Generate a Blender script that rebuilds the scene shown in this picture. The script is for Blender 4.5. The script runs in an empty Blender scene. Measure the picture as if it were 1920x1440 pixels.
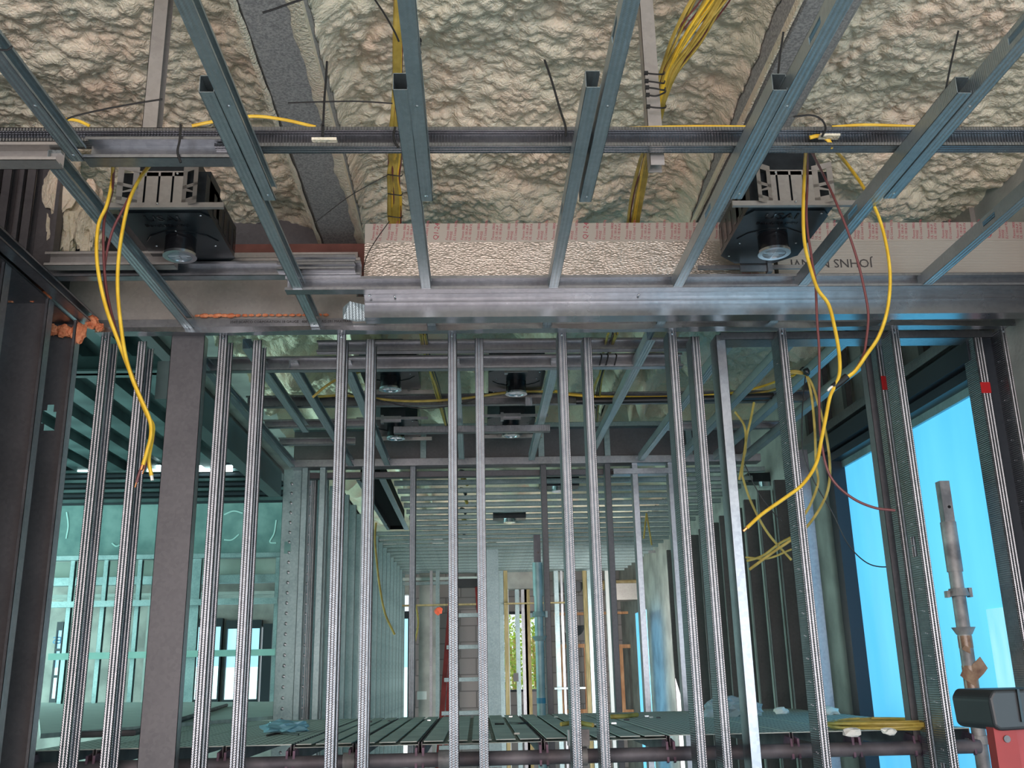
import bpy, bmesh, math, random
from mathutils import Vector, Matrix, noise
random.seed(7)
C = bpy.context.scene.collection
sc = bpy.context.scene
PI = math.pi
# ------------------------------------------------------------------ camera (eye is the world origin, floor 1.8 m below)
F = 1848.5
pit, yaw, rol = math.radians(16.368), math.radians(2.335), math.radians(-1.253)
fwd = Vector((math.sin(yaw)*math.cos(pit), math.cos(yaw)*math.cos(pit), math.sin(pit)))
rt = Vector((math.cos(yaw), -math.sin(yaw), 0)); up = rt.cross(fwd)
RT = math.cos(rol)*rt + math.sin(rol)*up
UP = -math.sin(rol)*rt + math.cos(rol)*up
cam = bpy.data.cameras.new('camera'); cam.lens = F/1920*36; cam.sensor_width = 36; cam.clip_end = 200; cam.clip_start = .05
camo = bpy.data.objects.new('camera', cam); C.objects.link(camo)
camo.matrix_world = Matrix((RT, UP, -fwd)).transposed().to_4x4()
sc.camera = camo
def ray(u, v): return RT*((u-960)/F) + UP*(-(v-720)/F) + fwd
def aY(u, v, Y): d = ray(u, v); return d*(Y/d.y)
def aZ(u, v, Z): d = ray(u, v); return d*(Z/d.z)
def aX(u, v, X): d = ray(u, v); return d*(X/d.x)
# ------------------------------------------------------------------ world, lights, exposure
sc.view_settings.view_transform = 'Standard'; sc.view_settings.look = 'None'
sc.view_settings.exposure = 0.28; sc.view_settings.gamma = 1; sc.view_settings.use_curve_mapping = False
w = bpy.data.worlds.new('world'); sc.world = w; w.use_nodes = True
w.node_tree.nodes['Background'].inputs[0].default_value = (.80, .93, 1.0, 1)
w.node_tree.nodes['Background'].inputs[1].default_value = 1.0
def area(name, loc, target, sx, sy, power, col):
    l = bpy.data.lights.new(name, 'AREA'); l.shape = 'RECTANGLE'; l.size = sx; l.size_y = sy; l.energy = power; l.color = col
    o = bpy.data.objects.new(name, l); C.objects.link(o); o.location = loc
    d = (Vector(target)-Vector(loc)); o.rotation_euler = d.to_track_quat('-Z', 'Y').to_euler(); return o
area('window_light_behind', (.3, -4.7, .1), (0.3, 3, .5), 5.6, 2.9, 310, (1, .85, .83))           # warm daylight through the windows behind the viewer
area('window_light_right_near', (2.5, -.8, .1), (-1, 1.2, .8), 3.4, 2.4, 85, (.42, .80, 1))      # unseen blue lamp added beside the viewer to back up the window glow
area('window_light_left_near', (-2.3, -1.6, .1), (1, 1.6, .9), 3.0, 2.2, 60, (.85, .93, 1))       # unseen pale lamp left of the viewer
area('window_light_hall_side', (-6.7, 7.8, .4), (0, 7.8, .9), 9.4, 2.8, 450, (.60, 1, .95))        # unseen cyan lamp added off-frame, brightening hall and middle room from the left
area('window_light_far_opening', (.35, 14.9, .6), (.35, 8, .7), 1.8, 1.8, 60, (1, 1, .94))  # daylight at the leafy far opening
area('window_light_rear_right', (1.80, 9.5, -.2), (.2, 11.4, -.6), .8, 2.0, 75, (1, .97, .94))          # daylight of the edge-on glazing at right, aimed at the far wall
# ------------------------------------------------------------------ materials
def M(name, col, rough=.5, metal=0, **k):
    m = bpy.data.materials.new(name); m.use_nodes = True
    b = m.node_tree.nodes['Principled BSDF']
    b.inputs['Base Color'].default_value = (*col, 1); b.inputs['Roughness'].default_value = rough; b.inputs['Metallic'].default_value = metal
    if 'emit' in k:
        b.inputs['Emission Color'].default_value = (*k['emit'], 1); b.inputs['Emission Strength'].default_value = k.get('es', 1)
    if 'alpha' in k: b.inputs['Alpha'].default_value = k['alpha']
    if 'trans' in k: b.inputs['Transmission Weight'].default_value = k['trans']
    m['bsdf'] = b.name
    return m
def nd(m, t, **k):
    n = m.node_tree.nodes.new(t)
    for a, v in k.items():
        if a.startswith('i_'): n.inputs[a[2:].replace('_', ' ')].default_value = v
        else: setattr(n, a, v)
    return n
def ln(m, a, b): m.node_tree.links.new(a, b)
def BS(m): return m.node_tree.nodes['Principled BSDF']
def vary(m, c1, c2, scale=8, detail=5, lo=.35, hi=.65, coord='Object', rough=None, bump=0, bdist=.002, bscale=None, stretch=None):
    tc = nd(m, 'ShaderNodeTexCoord'); src = tc.outputs[coord]
    if stretch:
        mp = nd(m, 'ShaderNodeMapping'); mp.inputs['Scale'].default_value = stretch; ln(m, src, mp.inputs['Vector']); src = mp.outputs[0]
    n = nd(m, 'ShaderNodeTexNoise', i_Scale=scale, i_Detail=detail); ln(m, src, n.inputs['Vector'])
    r = nd(m, 'ShaderNodeValToRGB'); r.color_ramp.elements[0].position = lo; r.color_ramp.elements[1].position = hi
    r.color_ramp.elements[0].color = (*c1, 1); r.color_ramp.elements[1].color = (*c2, 1)
    ln(m, n.outputs['Fac'], r.inputs['Fac']); ln(m, r.outputs['Color'], BS(m).inputs['Base Color'])
    if rough:
        mr = nd(m, 'ShaderNodeMapRange'); mr.inputs['To Min'].default_value = rough[0]; mr.inputs['To Max'].default_value = rough[1]
        ln(m, n.outputs['Fac'], mr.inputs['Value']); ln(m, mr.outputs[0], BS(m).inputs['Roughness'])
    if bump:
        n2 = nd(m, 'ShaderNodeTexNoise', i_Scale=bscale or scale*4, i_Detail=6); ln(m, src, n2.inputs['Vector'])
        bp = nd(m, 'ShaderNodeBump', i_Strength=bump, i_Distance=bdist); ln(m, n2.outputs['Fac'], bp.inputs['Height']); ln(m, bp.outputs[0], BS(m).inputs['Normal'])
    return m
def galv(name, c1, c2, rough=(.3, .46), metal=.85, knurl=0.0, dent=.25):
    m = M(name, c1, .4, metal)
    tc = nd(m, 'ShaderNodeTexCoord'); src = tc.outputs['Object']
    v = nd(m, 'ShaderNodeTexVoronoi', i_Scale=90.0); ln(m, src, v.inputs['Vector'])
    n = nd(m, 'ShaderNodeTexNoise', i_Scale=5.0, i_Detail=6.0); ln(m, src, n.inputs['Vector'])
    mx = nd(m, 'ShaderNodeMath', operation='MULTIPLY_ADD'); mx.inputs[1].default_value = .25
    ln(m, v.outputs['Color'], mx.inputs[0]); ln(m, n.outputs['Fac'], mx.inputs[2])
    r = nd(m, 'ShaderNodeValToRGB'); r.color_ramp.elements[0].position = .35; r.color_ramp.elements[1].position = .85
    r.color_ramp.elements[0].color = (*c1, 1); r.color_ramp.elements[1].color = (*c2, 1)
    ln(m, mx.outputs[0], r.inputs['Fac']); ln(m, r.outputs['Color'], BS(m).inputs['Base Color'])
    mr = nd(m, 'ShaderNodeMapRange'); mr.inputs['To Min'].default_value = rough[0]; mr.inputs['To Max'].default_value = rough[1]
    ln(m, n.outputs['Fac'], mr.inputs['Value']); ln(m, mr.outputs[0], BS(m).inputs['Roughness'])
    h = None
    nl = nd(m, 'ShaderNodeTexNoise', i_Scale=3.0, i_Detail=2.0); ln(m, src, nl.inputs['Vector'])
    bp0 = nd(m, 'ShaderNodeBump', i_Strength=dent, i_Distance=.01); ln(m, nl.outputs['Fac'], bp0.inputs['Height'])
    out = bp0.outputs[0]
    if knurl:
        sp = nd(m, 'ShaderNodeSeparateXYZ'); ln(m, src, sp.inputs[0])
        def sn(sock, per, ph=0):
            a = nd(m, 'ShaderNodeMath', operation='MULTIPLY_ADD'); a.inputs[1].default_value = 2*PI/per; a.inputs[2].default_value = ph; ln(m, sock, a.inputs[0])
            s = nd(m, 'ShaderNodeMath', operation='SINE'); ln(m, a.outputs[0], s.inputs[0]); return s.outputs[0]
        sx = sn(sp.outputs[0], .0064, 1.0); sz = sn(sp.outputs[2], .0075)
        mu = nd(m, 'ShaderNodeMath', operation='MULTIPLY'); ln(m, sx, mu.inputs[0]); ln(m, sz, mu.inputs[1])
        rib = sn(sp.outputs[0], .0107, .6)
        ad = nd(m, 'ShaderNodeMath', operation='MULTIPLY_ADD'); ad.inputs[1].default_value = 2.2; ln(m, rib, ad.inputs[0]); ln(m, mu.outputs[0], ad.inputs[2])
        bp = nd(m, 'ShaderNodeBump', i_Strength=knurl, i_Distance=.0011); ln(m, ad.outputs[0], bp.inputs['Height']); ln(m, out, bp.inputs['Normal']); out = bp.outputs[0]
    ln(m, out, BS(m).inputs['Normal'])
    return m
GA = galv('galvanised_knurled', (.22, .225, .24), (.36, .36, .38), rough=(.24, .36), metal=1.0, knurl=.36, dent=.06)
GJ = galv('galvanised_joist', (.38, .44, .46), (.52, .58, .60), rough=(.30, .44), metal=.8, knurl=.22, dent=.1)
GP = galv('galvanised_plain', (.27, .28, .30), (.43, .43, .45), rough=(.27, .42), metal=.95, dent=.12)
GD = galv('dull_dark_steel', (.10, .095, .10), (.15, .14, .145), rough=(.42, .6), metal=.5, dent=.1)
GB = galv('beige_grey_sheet', (.36, .33, .31), (.47, .44, .41), rough=(.36, .5), metal=.6, dent=.1)
GF = galv('weathered_far_steel', (.22, .30, .31), (.38, .47, .48), rough=(.34, .5), metal=.85)  # galvanised steel with the cyan hall light put into its colour
BRT = galv('bright_trim_steel', (.27, .28, .30), (.40, .41, .43), rough=(.2, .32), metal=.95, dent=.5)
SCR = M('screw_zinc', (.85, .86, .88), .2, 1)
BLK = M('black_powder_coat', (.010, .014, .018), .34, .25)
vary(BLK, (.008, .012, .016), (.018, .024, .03), 30, rough=(.26, .42))
BLKM = M('black_gloss_collar', (.012, .012, .014), .16, .2)
TIE = M('black_nylon', (.012, .012, .013), .35)
YEL = M('yellow_sheath', (.82, .50, .03), .38); vary(YEL, (.74, .44, .03), (.88, .58, .06), 25, rough=(.3, .45))
YELD = M('dusty_yellow_sheath', (.50, .34, .05), .5); vary(YELD, (.34, .24, .04), (.56, .40, .09), 18, rough=(.4, .6))
MAR = M('maroon_wire', (.16, .045, .045), .4)
BLW = M('black_wire', (.02, .016, .016), .4)
COP = M('copper_tip', (.6, .25, .1), .3, 1)
OR = M('orange_sealant_foam', (.80, .22, .09), .7); vary(OR, (.62, .15, .06), (.9, .34, .16), 60, bump=.6, bdist=.004, bscale=160)
CONC = vary(M('spotted_grey_fireproofing', (.2, .2, .2), .9), (.24, .235, .23), (.46, .44, .42), 160, bump=.6, bdist=.003, bscale=320)
CONW = vary(M('site_concrete', (.35, .34, .32), .85), (.25, .245, .23), (.42, .41, .38), 4, bump=.4, bdist=.004, bscale=60)
FLR = vary(M('dusty_floor_slab', (.30, .36, .38), .8), (.26, .33, .36), (.38, .45, .48), 2)  # blue window spill put into the slab colour for the joist undersides to reflect
PRIM = vary(M('red_primer', (.16, .05, .035), .7), (.11, .035, .025), (.22, .08, .06), 6)
WOOD = vary(M('raw_pine', (.62, .30, .15), .7), (.50, .22, .10), (.72, .38, .2), 6, stretch=(6, 6, 1))
WOODO = vary(M('treated_pine', (.38, .28, .12), .75), (.28, .21, .09), (.46, .34, .17), 6, stretch=(6, 6, 1))
PLY = vary(M('grey_plywood', (.42, .47, .44), .8), (.36, .41, .39), (.5, .55, .52), 5, stretch=(1, 6, 1))
WHT = M('white_pipe', (.72, .70, .68), .45)
RED = vary(M('red_fibreglass', (.22, .015, .015), .55), (.17, .008, .008), (.28, .02, .018), 8)
CAP = M('black_ladder_plastic', (.016, .02, .024), .45)
REDT = M('red_tape', (.45, .012, .015), .35)
BRN = vary(M('brown_packing_tape', (.22, .12, .07), .3), (.16, .08, .05), (.34, .22, .14), 30)
SCAF = vary(M('scaffold_steel', (.26, .25, .25), .6, .4), (.17, .165, .17), (.38, .37, .36), 14, bump=.3, bscale=80)
SCAT = vary(M('scaffold_teal', (.22, .32, .33), .5, .3), (.17, .27, .28), (.30, .41, .42), 12)
SCAD = vary(M('scaffold_dark_tube', (.10, .09, .10), .6, .3), (.07, .06, .07), (.17, .15, .16), 9)
PURP = vary(M('purple_painted_hook', (.10, .05, .08), .6, .2), (.06, .03, .05), (.2, .11, .16), 12)
FRM = M('dark_bronze_frame', (.022, .028, .036), .4, .3)
LENS = M('clear_lens', (.55, .62, .68), .06, 0, trans=.55)
RING = M('silver_ring', (.6, .64, .68), .2, 1)
INKR = M('red_ink', (.42, .05, .08), .7)
INKD = M('dark_ink', (.06, .055, .055), .7)
BLUP = M('blue_plastic', (.25, .50, .60), .4)
CLRP = M('clear_sheet_plastic', (.6, .7, .75), .25, 0, trans=.6)
WHP = M('white_scrap', (.8, .78, .72), .8)
TUB = M('black_plastic_tub', (.02, .025, .03), .4)
CMU = M('block_wall', (.36, .33, .32), .9)
def brickmat(m, c1, c2, mortar, sx, sy, plane='XZ'):
    tc = nd(m, 'ShaderNodeTexCoord'); mp = nd(m, 'ShaderNodeMapping'); mp.inputs['Rotation'].default_value = (PI/2, 0, 0)
    ln(m, tc.outputs['Object'], mp.inputs['Vector'])
    b = nd(m, 'ShaderNodeTexBrick'); b.inputs['Scale'].default_value = 1; b.inputs['Brick Width'].default_value = sx; b.inputs['Row Height'].default_value = sy
    b.inputs['Mortar Size'].default_value = .008; b.inputs['Color1'].default_value = (*c1, 1); b.inputs['Color2'].default_value = (*c2, 1); b.inputs['Mortar'].default_value = (*mortar, 1)
    ln(m, mp.outputs[0], b.inputs['Vector']); ln(m, b.outputs['Color'], BS(m).inputs['Base Color'])
brickmat(CMU, (.42, .37, .36), (.34, .31, .31), (.22, .2, .2), .4, .2)
# spray foam: cream with faint pink and green casts
FOAM = M('spray_foam', (.72, .64, .50), .62)
def foam_mat(m):
    tc = nd(m, 'ShaderNodeTexCoord'); n = nd(m, 'ShaderNodeTexNoise', i_Scale=3.2, i_Detail=6.0, i_Roughness=.6); ln(m, tc.outputs['Object'], n.inputs['Vector'])
    r = nd(m, 'ShaderNodeValToRGB'); cr = r.color_ramp; cr.elements[0].position = .3; cr.elements[1].position = .72
    cr.elements[0].color = (.66, .62, .47, 1); cr.elements[1].color = (.82, .60, .45, 1)
    e = cr.elements.new(.5); e.color = (.80, .71, .55, 1)
    ln(m, n.outputs['Fac'], r.inputs['Fac']); ln(m, r.outputs['Color'], BS(m).inputs['Base Color'])
    v = nd(m, 'ShaderNodeTexVoronoi', i_Scale=95.0, feature='F1'); n3 = nd(m, 'ShaderNodeTexNoise', i_Scale=14.0, i_Detail=4.0)
    ln(m, tc.outputs['Object'], n3.inputs['Vector'])
    mx = nd(m, 'ShaderNodeMix', data_type='VECTOR'); mx.inputs[0].default_value = .12
    ln(m, tc.outputs['Object'], mx.inputs[4]); ln(m, n3.outputs['Color'], mx.inputs[5]); ln(m, mx.outputs[1], v.inputs['Vector'])
    bp = nd(m, 'ShaderNodeBump', i_Strength=.6, i_Distance=.006); bp.invert = True
    ln(m, v.outputs['Distance'], bp.inputs['Height']); ln(m, bp.outputs[0], BS(m).inputs['Normal'])
    BS(m).inputs['Specular IOR Level'].default_value = .3; BS(m).inputs['Subsurface Weight'].default_value = .25; BS(m).inputs['Subsurface Radius'].default_value = (.012, .009, .006); BS(m).inputs['Subsurface Scale'].default_value = 1.0
foam_mat(FOAM)
# foil faced duct board
FOIL = M('foil_faced_board', (.52, .46, .40), .36, .7)
def foil_mat(m):
    tc = nd(m, 'ShaderNodeTexCoord'); mp = nd(m, 'ShaderNodeMapping'); mp.inputs['Scale'].default_value = (1, 1, 2.6); ln(m, tc.outputs['Object'], mp.inputs['Vector'])
    v = nd(m, 'ShaderNodeTexVoronoi', i_Scale=95.0, feature='F1'); ln(m, mp.outputs[0], v.inputs['Vector'])
    n = nd(m, 'ShaderNodeTexNoise', i_Scale=12.0, i_Detail=5.0); ln(m, tc.outputs['Object'], n.inputs['Vector'])
    b1 = nd(m, 'ShaderNodeBump', i_Strength=.5, i_Distance=.003); ln(m, v.outputs['Distance'], b1.inputs['Height'])
    b2 = nd(m, 'ShaderNodeBump', i_Strength=.5, i_Distance=.01); ln(m, n.outputs['Fac'], b2.inputs['Height']); ln(m, b1.outputs[0], b2.inputs['Normal'])
    ln(m, b2.outputs[0], BS(m).inputs['Normal'])
foil_mat(FOIL)
DBRD = M('ribbed_tan_board', (.44, .40, .35), .5, .25)
def lines_mat(m, axis, per, strength=.5, dist=.002):
    tc = nd(m, 'ShaderNodeTexCoord'); sp = nd(m, 'ShaderNodeSeparateXYZ'); ln(m, tc.outputs['Object'], sp.inputs[0])
    a = nd(m, 'ShaderNodeMath', operation='MULTIPLY'); a.inputs[1].default_value = 2*PI/per; ln(m, sp.outputs[axis], a.inputs[0])
    s = nd(m, 'ShaderNodeMath', operation='SINE'); ln(m, a.outputs[0], s.inputs[0])
    bp = nd(m, 'ShaderNodeBump', i_Strength=strength, i_Distance=dist); ln(m, s.outputs[0], bp.inputs['Height']); ln(m, bp.outputs[0], BS(m).inputs['Normal'])
lines_mat(DBRD, 2, .006, .3, .001)
# blue film on the glazing: daylight glowing through it
FILM = M('blue_protective_film', (.10, .40, .62), .25)
def film_mat(m, c1, c2, es, sc_=1.2):
    tc = nd(m, 'ShaderNodeTexCoord'); mp = nd(m, 'ShaderNodeMapping'); mp.inputs['Scale'].default_value = (1, 1.6, .35); ln(m, tc.outputs['Object'], mp.inputs['Vector'])
    n = nd(m, 'ShaderNodeTexNoise', i_Scale=sc_, i_Detail=5.0); ln(m, mp.outputs[0], n.inputs['Vector'])
    r = nd(m, 'ShaderNodeValToRGB'); r.color_ramp.elements[0].position = .35; r.color_ramp.elements[1].position = .7
    r.color_ramp.elements[0].color = (*c1, 1); r.color_ramp.elements[1].color = (*c2, 1)
    ln(m, n.outputs['Fac'], r.inputs['Fac']); ln(m, r.outputs['Color'], BS(m).inputs['Emission Color']); BS(m).inputs['Emission Strength'].default_value = es
film_mat(FILM, (.06, .37, .68), (.13, .53, .80), 1.0)
FILM2 = M('thin_patch_in_film', (.2, .5, .6), .3); film_mat(FILM2, (.16, .46, .66), (.34, .64, .74), 1.0, 9)
SKYP = M('hazy_glazing', (.3, .5, .6), .3); film_mat(SKYP, (.25, .60, .80), (.55, .90, .95), 1.0, 2.0)
DAYL = M('daylit_gap', (.8, 1, 1), .5, emit=(.75, 1.0, 1.0), es=6)
SNOW = M('bright_parapet_beyond_glass', (.6, .85, .85), .6, emit=(.62, .93, .93), es=1.15)
TEAL = vary(M('teal_lit_spandrel', (.20, .34, .32), .7), (.15, .27, .26), (.27, .41, .39), 5, bump=.3, bscale=20)  # concrete band with its teal light cast put into the colour
# ------------------------------------------------------------------ mesh helpers
class MB:
    def __init__(s): s.v = []; s.f = []
    def box(s, a, b):
        x0, y0, z0 = a; x1, y1, z1 = b; n = len(s.v)
        s.v += [(x0,y0,z0),(x1,y0,z0),(x1,y1,z0),(x0,y1,z0),(x0,y0,z1),(x1,y0,z1),(x1,y1,z1),(x0,y1,z1)]
        s.f += [tuple(n+i for i in q) for q in ((0,3,2,1),(4,5,6,7),(0,1,5,4),(1,2,6,5),(2,3,7,6),(3,0,4,7))]
        return s
    def prism(s, poly, a, d):          # polygon points (3D), extruded by vector d
        n = len(s.v); k = len(poly); d = Vector(d)
        s.v += [tuple(Vector(p)+Vector(a)) for p in poly] + [tuple(Vector(p)+Vector(a)+d) for p in poly]
        s.f += [tuple(range(n+k-1, n-1, -1)), tuple(range(n+k, n+2*k))]
        s.f += [(n+i, n+(i+1) % k, n+k+(i+1) % k, n+k+i) for i in range(k)]
        return s
    def tube(s, pts, r, n=8, flat=1.0, smooth=True, rad=None, cap=True):
        P = [Vector(p) for p in pts]
        if smooth and len(P) > 2:
            Q = []
            ext = [P[0]*2-P[1]] + P + [P[-1]*2-P[-2]]
            for i in range(1, len(ext)-2):
                for t in range(6):
                    t /= 6; a, b, c, d = ext[i-1:i+3]
                    Q.append(.5*((2*b)+(-a+c)*t+(2*a-5*b+4*c-d)*t*t+(-a+3*b-3*c+d)*t**3))
            Q.append(P[-1]); P = Q
        base = len(s.v); prev = None
        for i, p in enumerate(P):
            t = (P[min(i+1, len(P)-1)]-P[max(i-1, 0)]).normalized()
            if prev is None:
                ref = Vector((0, 1, 0)) if abs(t.y) < .9 else Vector((1, 0, 0)); nx = t.cross(ref).normalized()
            else: nx = (prev - t*prev.dot(t)).normalized()
            prev = nx; ny = t.cross(nx)
            rr = r*(rad[i] if rad else 1)
            for k in range(n):
                a = 2*PI*k/n; s.v.append(tuple(p+nx*math.cos(a)*rr+ny*math.sin(a)*rr*flat))
        for i in range(len(P)-1):
            for k in range(n):
                a = base+i*n+k; b = base+i*n+(k+1) % n; s.f.append((a, b, b+n, a+n))
        if cap: s.f.append(tuple(base+k for k in reversed(range(n)))); s.f.append(tuple(base+(len(P)-1)*n+k for k in range(n)))
        return s
    def cyl(s, p0, p1, r0, r1=None, n=20):
        r1 = r0 if r1 is None else r1; p0 = Vector(p0); p1 = Vector(p1); t = (p1-p0).normalized()
        ref = Vector((0, 0, 1)) if abs(t.z) < .9 else Vector((1, 0, 0)); nx = t.cross(ref).normalized(); ny = t.cross(nx); b = len(s.v)
        for p, r in ((p0, r0), (p1, r1)):
            for k in range(n):
                a = 2*PI*k/n; s.v.append(tuple(p+nx*math.cos(a)*r+ny*math.sin(a)*r))
        s.f += [(b+k, b+(k+1) % n, b+n+(k+1) % n, b+n+k) for k in range(n)]
        s.f += [tuple(b+k for k in reversed(range(n))), tuple(b+n+k for k in range(n))]
        return s
    def lump(s, c, r, sc3=(1,1,1), seed=0, sub=3, amp=.3, fr=3):
        bm = bmesh.new(); bmesh.ops.create_icosphere(bm, subdivisions=sub, radius=1); n = len(s.v)
        for v in bm.verts:
            d = v.co.normalized(); k = 1+amp*noise.fractal(d*fr+Vector((seed, seed*2, 0)), 1, 2, 4)
            s.v.append((c[0]+d.x*r*k*sc3[0], c[1]+d.y*r*k*sc3[1], c[2]+d.z*r*k*sc3[2]))
        s.f += [tuple(n+v.index for v in f.verts) for f in bm.faces]; bm.free(); return s
    def mesh(s, name, m, smooth=False):
        me = bpy.data.meshes.new(name); me.from_pydata(s.v, [], s.f); me.materials.append(m)
        bm = bmesh.new(); bm.from_mesh(me); bmesh.ops.recalc_face_normals(bm, faces=bm.faces); bm.to_mesh(me); bm.free()
        if smooth:
            me.polygons.foreach_set('use_smooth', [True]*len(me.polygons)); 
            try: me.set_sharp_from_angle(angle=math.radians(40))
            except Exception: pass
        me.update(); return me
    def obj(s, name, m, parent=None, smooth=False):
        return link(name, s.mesh(name, m, smooth), parent)
def link(name, me, parent=None):
    o = bpy.data.objects.new(name, me); C.objects.link(o)
    if parent: o.parent = parent
    return o
def tag(o, label, cat, group=None, kind=None):
    o['label'] = label; o['category'] = cat
    if group: o['group'] = group
    if kind: o['kind'] = kind
    return o
def struct(o): o['kind'] = 'structure'; return o
def empty(name, label, cat, loc=(0,0,0), group=None, rotz=0):
    o = bpy.data.objects.new(name, None); o.empty_display_size = .05; C.objects.link(o); o.location = loc; o.rotation_euler = (0, 0, rotz)
    return tag(o, label, cat, group)
ORD = ['first','second','third','fourth','fifth','sixth','seventh','eighth','ninth','tenth','eleventh','twelfth','thirteenth','fourteenth','fifteenth','sixteenth','seventeenth','eighteenth','nineteenth','twentieth']
# ---- cold formed C section: local z along, x across the flange (0..w), y through the web depth (0..d), web at x=0 or x=w
def cmesh(L, w=.032, d=.041, web=0, lip=.007, t=.0013, holes=(), mat=None, key='member'):
    b = MB()
    x0, x1 = (0, t) if web == 0 else (w-t, w)
    z = 0
    for h in sorted(holes):
        b.box((x0, 0, z), (x1, d, h-.035)); b.box((x0, 0, h-.035), (x1, d*.3, h+.035)); b.box((x0, d*.7, h-.035), (x1, d, h+.035)); z = h+.035
    b.box((x0, 0, z), (x1, d, L))
    b.box((0, 0, 0), (w, t, L)); b.box((0, d-t, 0), (w, d, L))
    if lip:
        l0, l1 = (w-t, w) if web == 0 else (0, t)
        b.box((l0, 0, 0), (l1, lip, L)); b.box((l0, d-lip, 0), (l1, d, L))
    return b.mesh(key, mat or GA)
def basis(o, origin, x, y, z):
    o.matrix_world = Matrix((Vector(x), Vector(y), Vector(z))).transposed().to_4x4(); o.location = origin
def screws(parent, pts, r=.0042, axis=(0,-1,0)):
    a = Vector(axis)
    for p in pts:
        p = Vector(p); MB().cyl(p, p+a*.002, r, r*.55, 10).obj('screw', SCR, parent)
def stud(name, x, y, z0, z1, label, cat='stud', w=.032, d=.09, web=0, mat=None, holes=(), group=None, lip=.008, scr=0):
    o = link(name, cmesh(z1-z0, w, d, web, lip, holes=holes, mat=mat or GA, key=name)); o.location = (x, y, z0)
    tag(o, label, cat, group)
    if scr: screws(o, [(w*.5, 0, z1-z0-.012)])
    return o
def joist(name, x, y0, y1, z, label, w=.032, h=.041, web='L', mat=None, group=None, holes=(), cat='joist', lip=.007):
    # runs along +Y, flange face down at z; local x = world -X, local y = world +Z; x = left edge
    web_i = 1 if web == 'L' else 0
    o = link(name, cmesh(y1-y0, w, h, web_i, lip, holes=holes, mat=mat or GJ, key=name))
    basis(o, (x+w, y0, z), (-1, 0, 0), (0, 0, 1), (0, 1, 0)); tag(o, label, cat, group); return o
def rail(name, x0, x1, y, z, label, w=.035, h=.05, face='open', mat=None, group=None, cat='track', lip=.009):
    # runs along +X. local z = world X; local x = world Y(depth) ; local y = world Z(height)
    web_i = 1 if face == 'open' else 0
    o = link(name, cmesh(x1-x0, w, h, web_i, lip, mat=mat or GP, key=name))
    basis(o, (x0, y, z), (0, 1, 0), (0, 0, 1), (1, 0, 0)); tag(o, label, cat, group); return o
def text(s, size, m, parent, mtx, name='printed_text', ext=.0003, align='LEFT'):
    cu = bpy.data.curves.new(name, 'FONT'); cu.body = s; cu.size = size; cu.extrude = ext; cu.align_x = align; cu.resolution_u = 2
    o = bpy.data.objects.new('tmp', cu); C.objects.link(o)
    dg = bpy.context.evaluated_depsgraph_get(); me = bpy.data.meshes.new_from_object(o.evaluated_get(dg)); me.name = name
    bpy.data.objects.remove(o); bpy.data.curves.remove(cu); me.materials.clear(); me.materials.append(m)
    r = link(name, me, parent); r.matrix_basis = mtx; return r
def TM(loc, x, y):       # text matrix: x = reading direction, y = letter up
    x = Vector(x).normalized(); y = Vector(y).normalized(); z = x.cross(y)
    m = Matrix((x, y, z)).transposed().to_4x4(); m.translation = Vector(loc); return m
#BODY
ZJ = 1.195; Y1 = 3.40; Y2 = 3.46; FL = -1.8; ZC = 1.78
# ================================================================== SETTING
def slab(name, a, b, m): o = MB().box(a, b).obj(name, m); return struct(o)
slab('floor', (-7, -5, FL-.2), (2.6, 18, FL), FLR)
def foam_height(x, y):
    p = Vector((x, y, 0)); wv = noise.noise_vector(p*9)*.008 + noise.noise_vector(p*40)*.0025
    q = p + wv
    big = noise.noise(p*1.7)*.035 + noise.noise(p*4.5+Vector((3,1,0)))*.018
    def dome(s, amp, off):
        d = noise.voronoi(q*s+Vector((off, off*.7, 0)))[0]; e = d[0]
        return amp*math.sqrt(max(0, 1-min(1, e*e*2.3)))
    k = .55+.9*abs(noise.noise(p*2.2+Vector((7,7,0))))
    h = big + dome(8, .013, 0) + dome(19, .013*k+.004, 5) + dome(38, .007*k+.003, 9)
    if y > 2.9: h += (min(y, 3.5)-2.9)*(.05+.25*max(0, noise.noise(Vector((x*3.5, y*3, 4)))))
    for bx0, bx1 in ((-.59, -.42), (.835, 1.005)):       # foam climbs up against the beams
        dd = max(bx0-x, x-bx1, 0)
        if 0 < dd < .15: h += .085*math.exp(-dd/.035)
        if dd == 0: h = min(h, .10)
    if y > 3.7: h *= 1.5
    return ZC - h
def foam_sheet(x0, x1, y0, y1, step):
    nx = int((x1-x0)/step); ny = int((y1-y0)/step); v = []; f = []
    for j in range(ny+1):
        for i in range(nx+1):
            x = x0+(x1-x0)*i/nx; y = y0+(y1-y0)*j/ny; v.append((x, y, foam_height(x, y)))
    for j in range(ny):
        for i in range(nx):
            a = j*(nx+1)+i; f.append((a, a+nx+1, a+nx+2, a+1))
    me = bpy.data.meshes.new('ceiling'); me.from_pydata(v, [], f); me.materials.append(FOAM)
    me.polygons.foreach_set('use_smooth', [True]*len(f)); return me
for rect in ((-1.75, 2.3, 2.2, 3.75, .0055), (-1.75, 2.3, 1.4, 2.2, .014), (-1.3, 2.3, 3.75, 6.2, .011), (-1.3, 2.3, 6.2, 13.0, .05)):
    o = struct(link('ceiling', foam_sheet(*rect)))
slab('ceiling_slab', (-1.8, 1.4, ZC+.06), (2.6, 15, ZC+.3), CONW); slab('ceiling_slab', (-2.5, -5, ZC+.0), (2.8, 1.4, ZC+.3), vary(M('cream_foamed_soffit', (.6,.54,.42), .8), (.5,.46,.36), (.68,.6,.48), 3))
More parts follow.
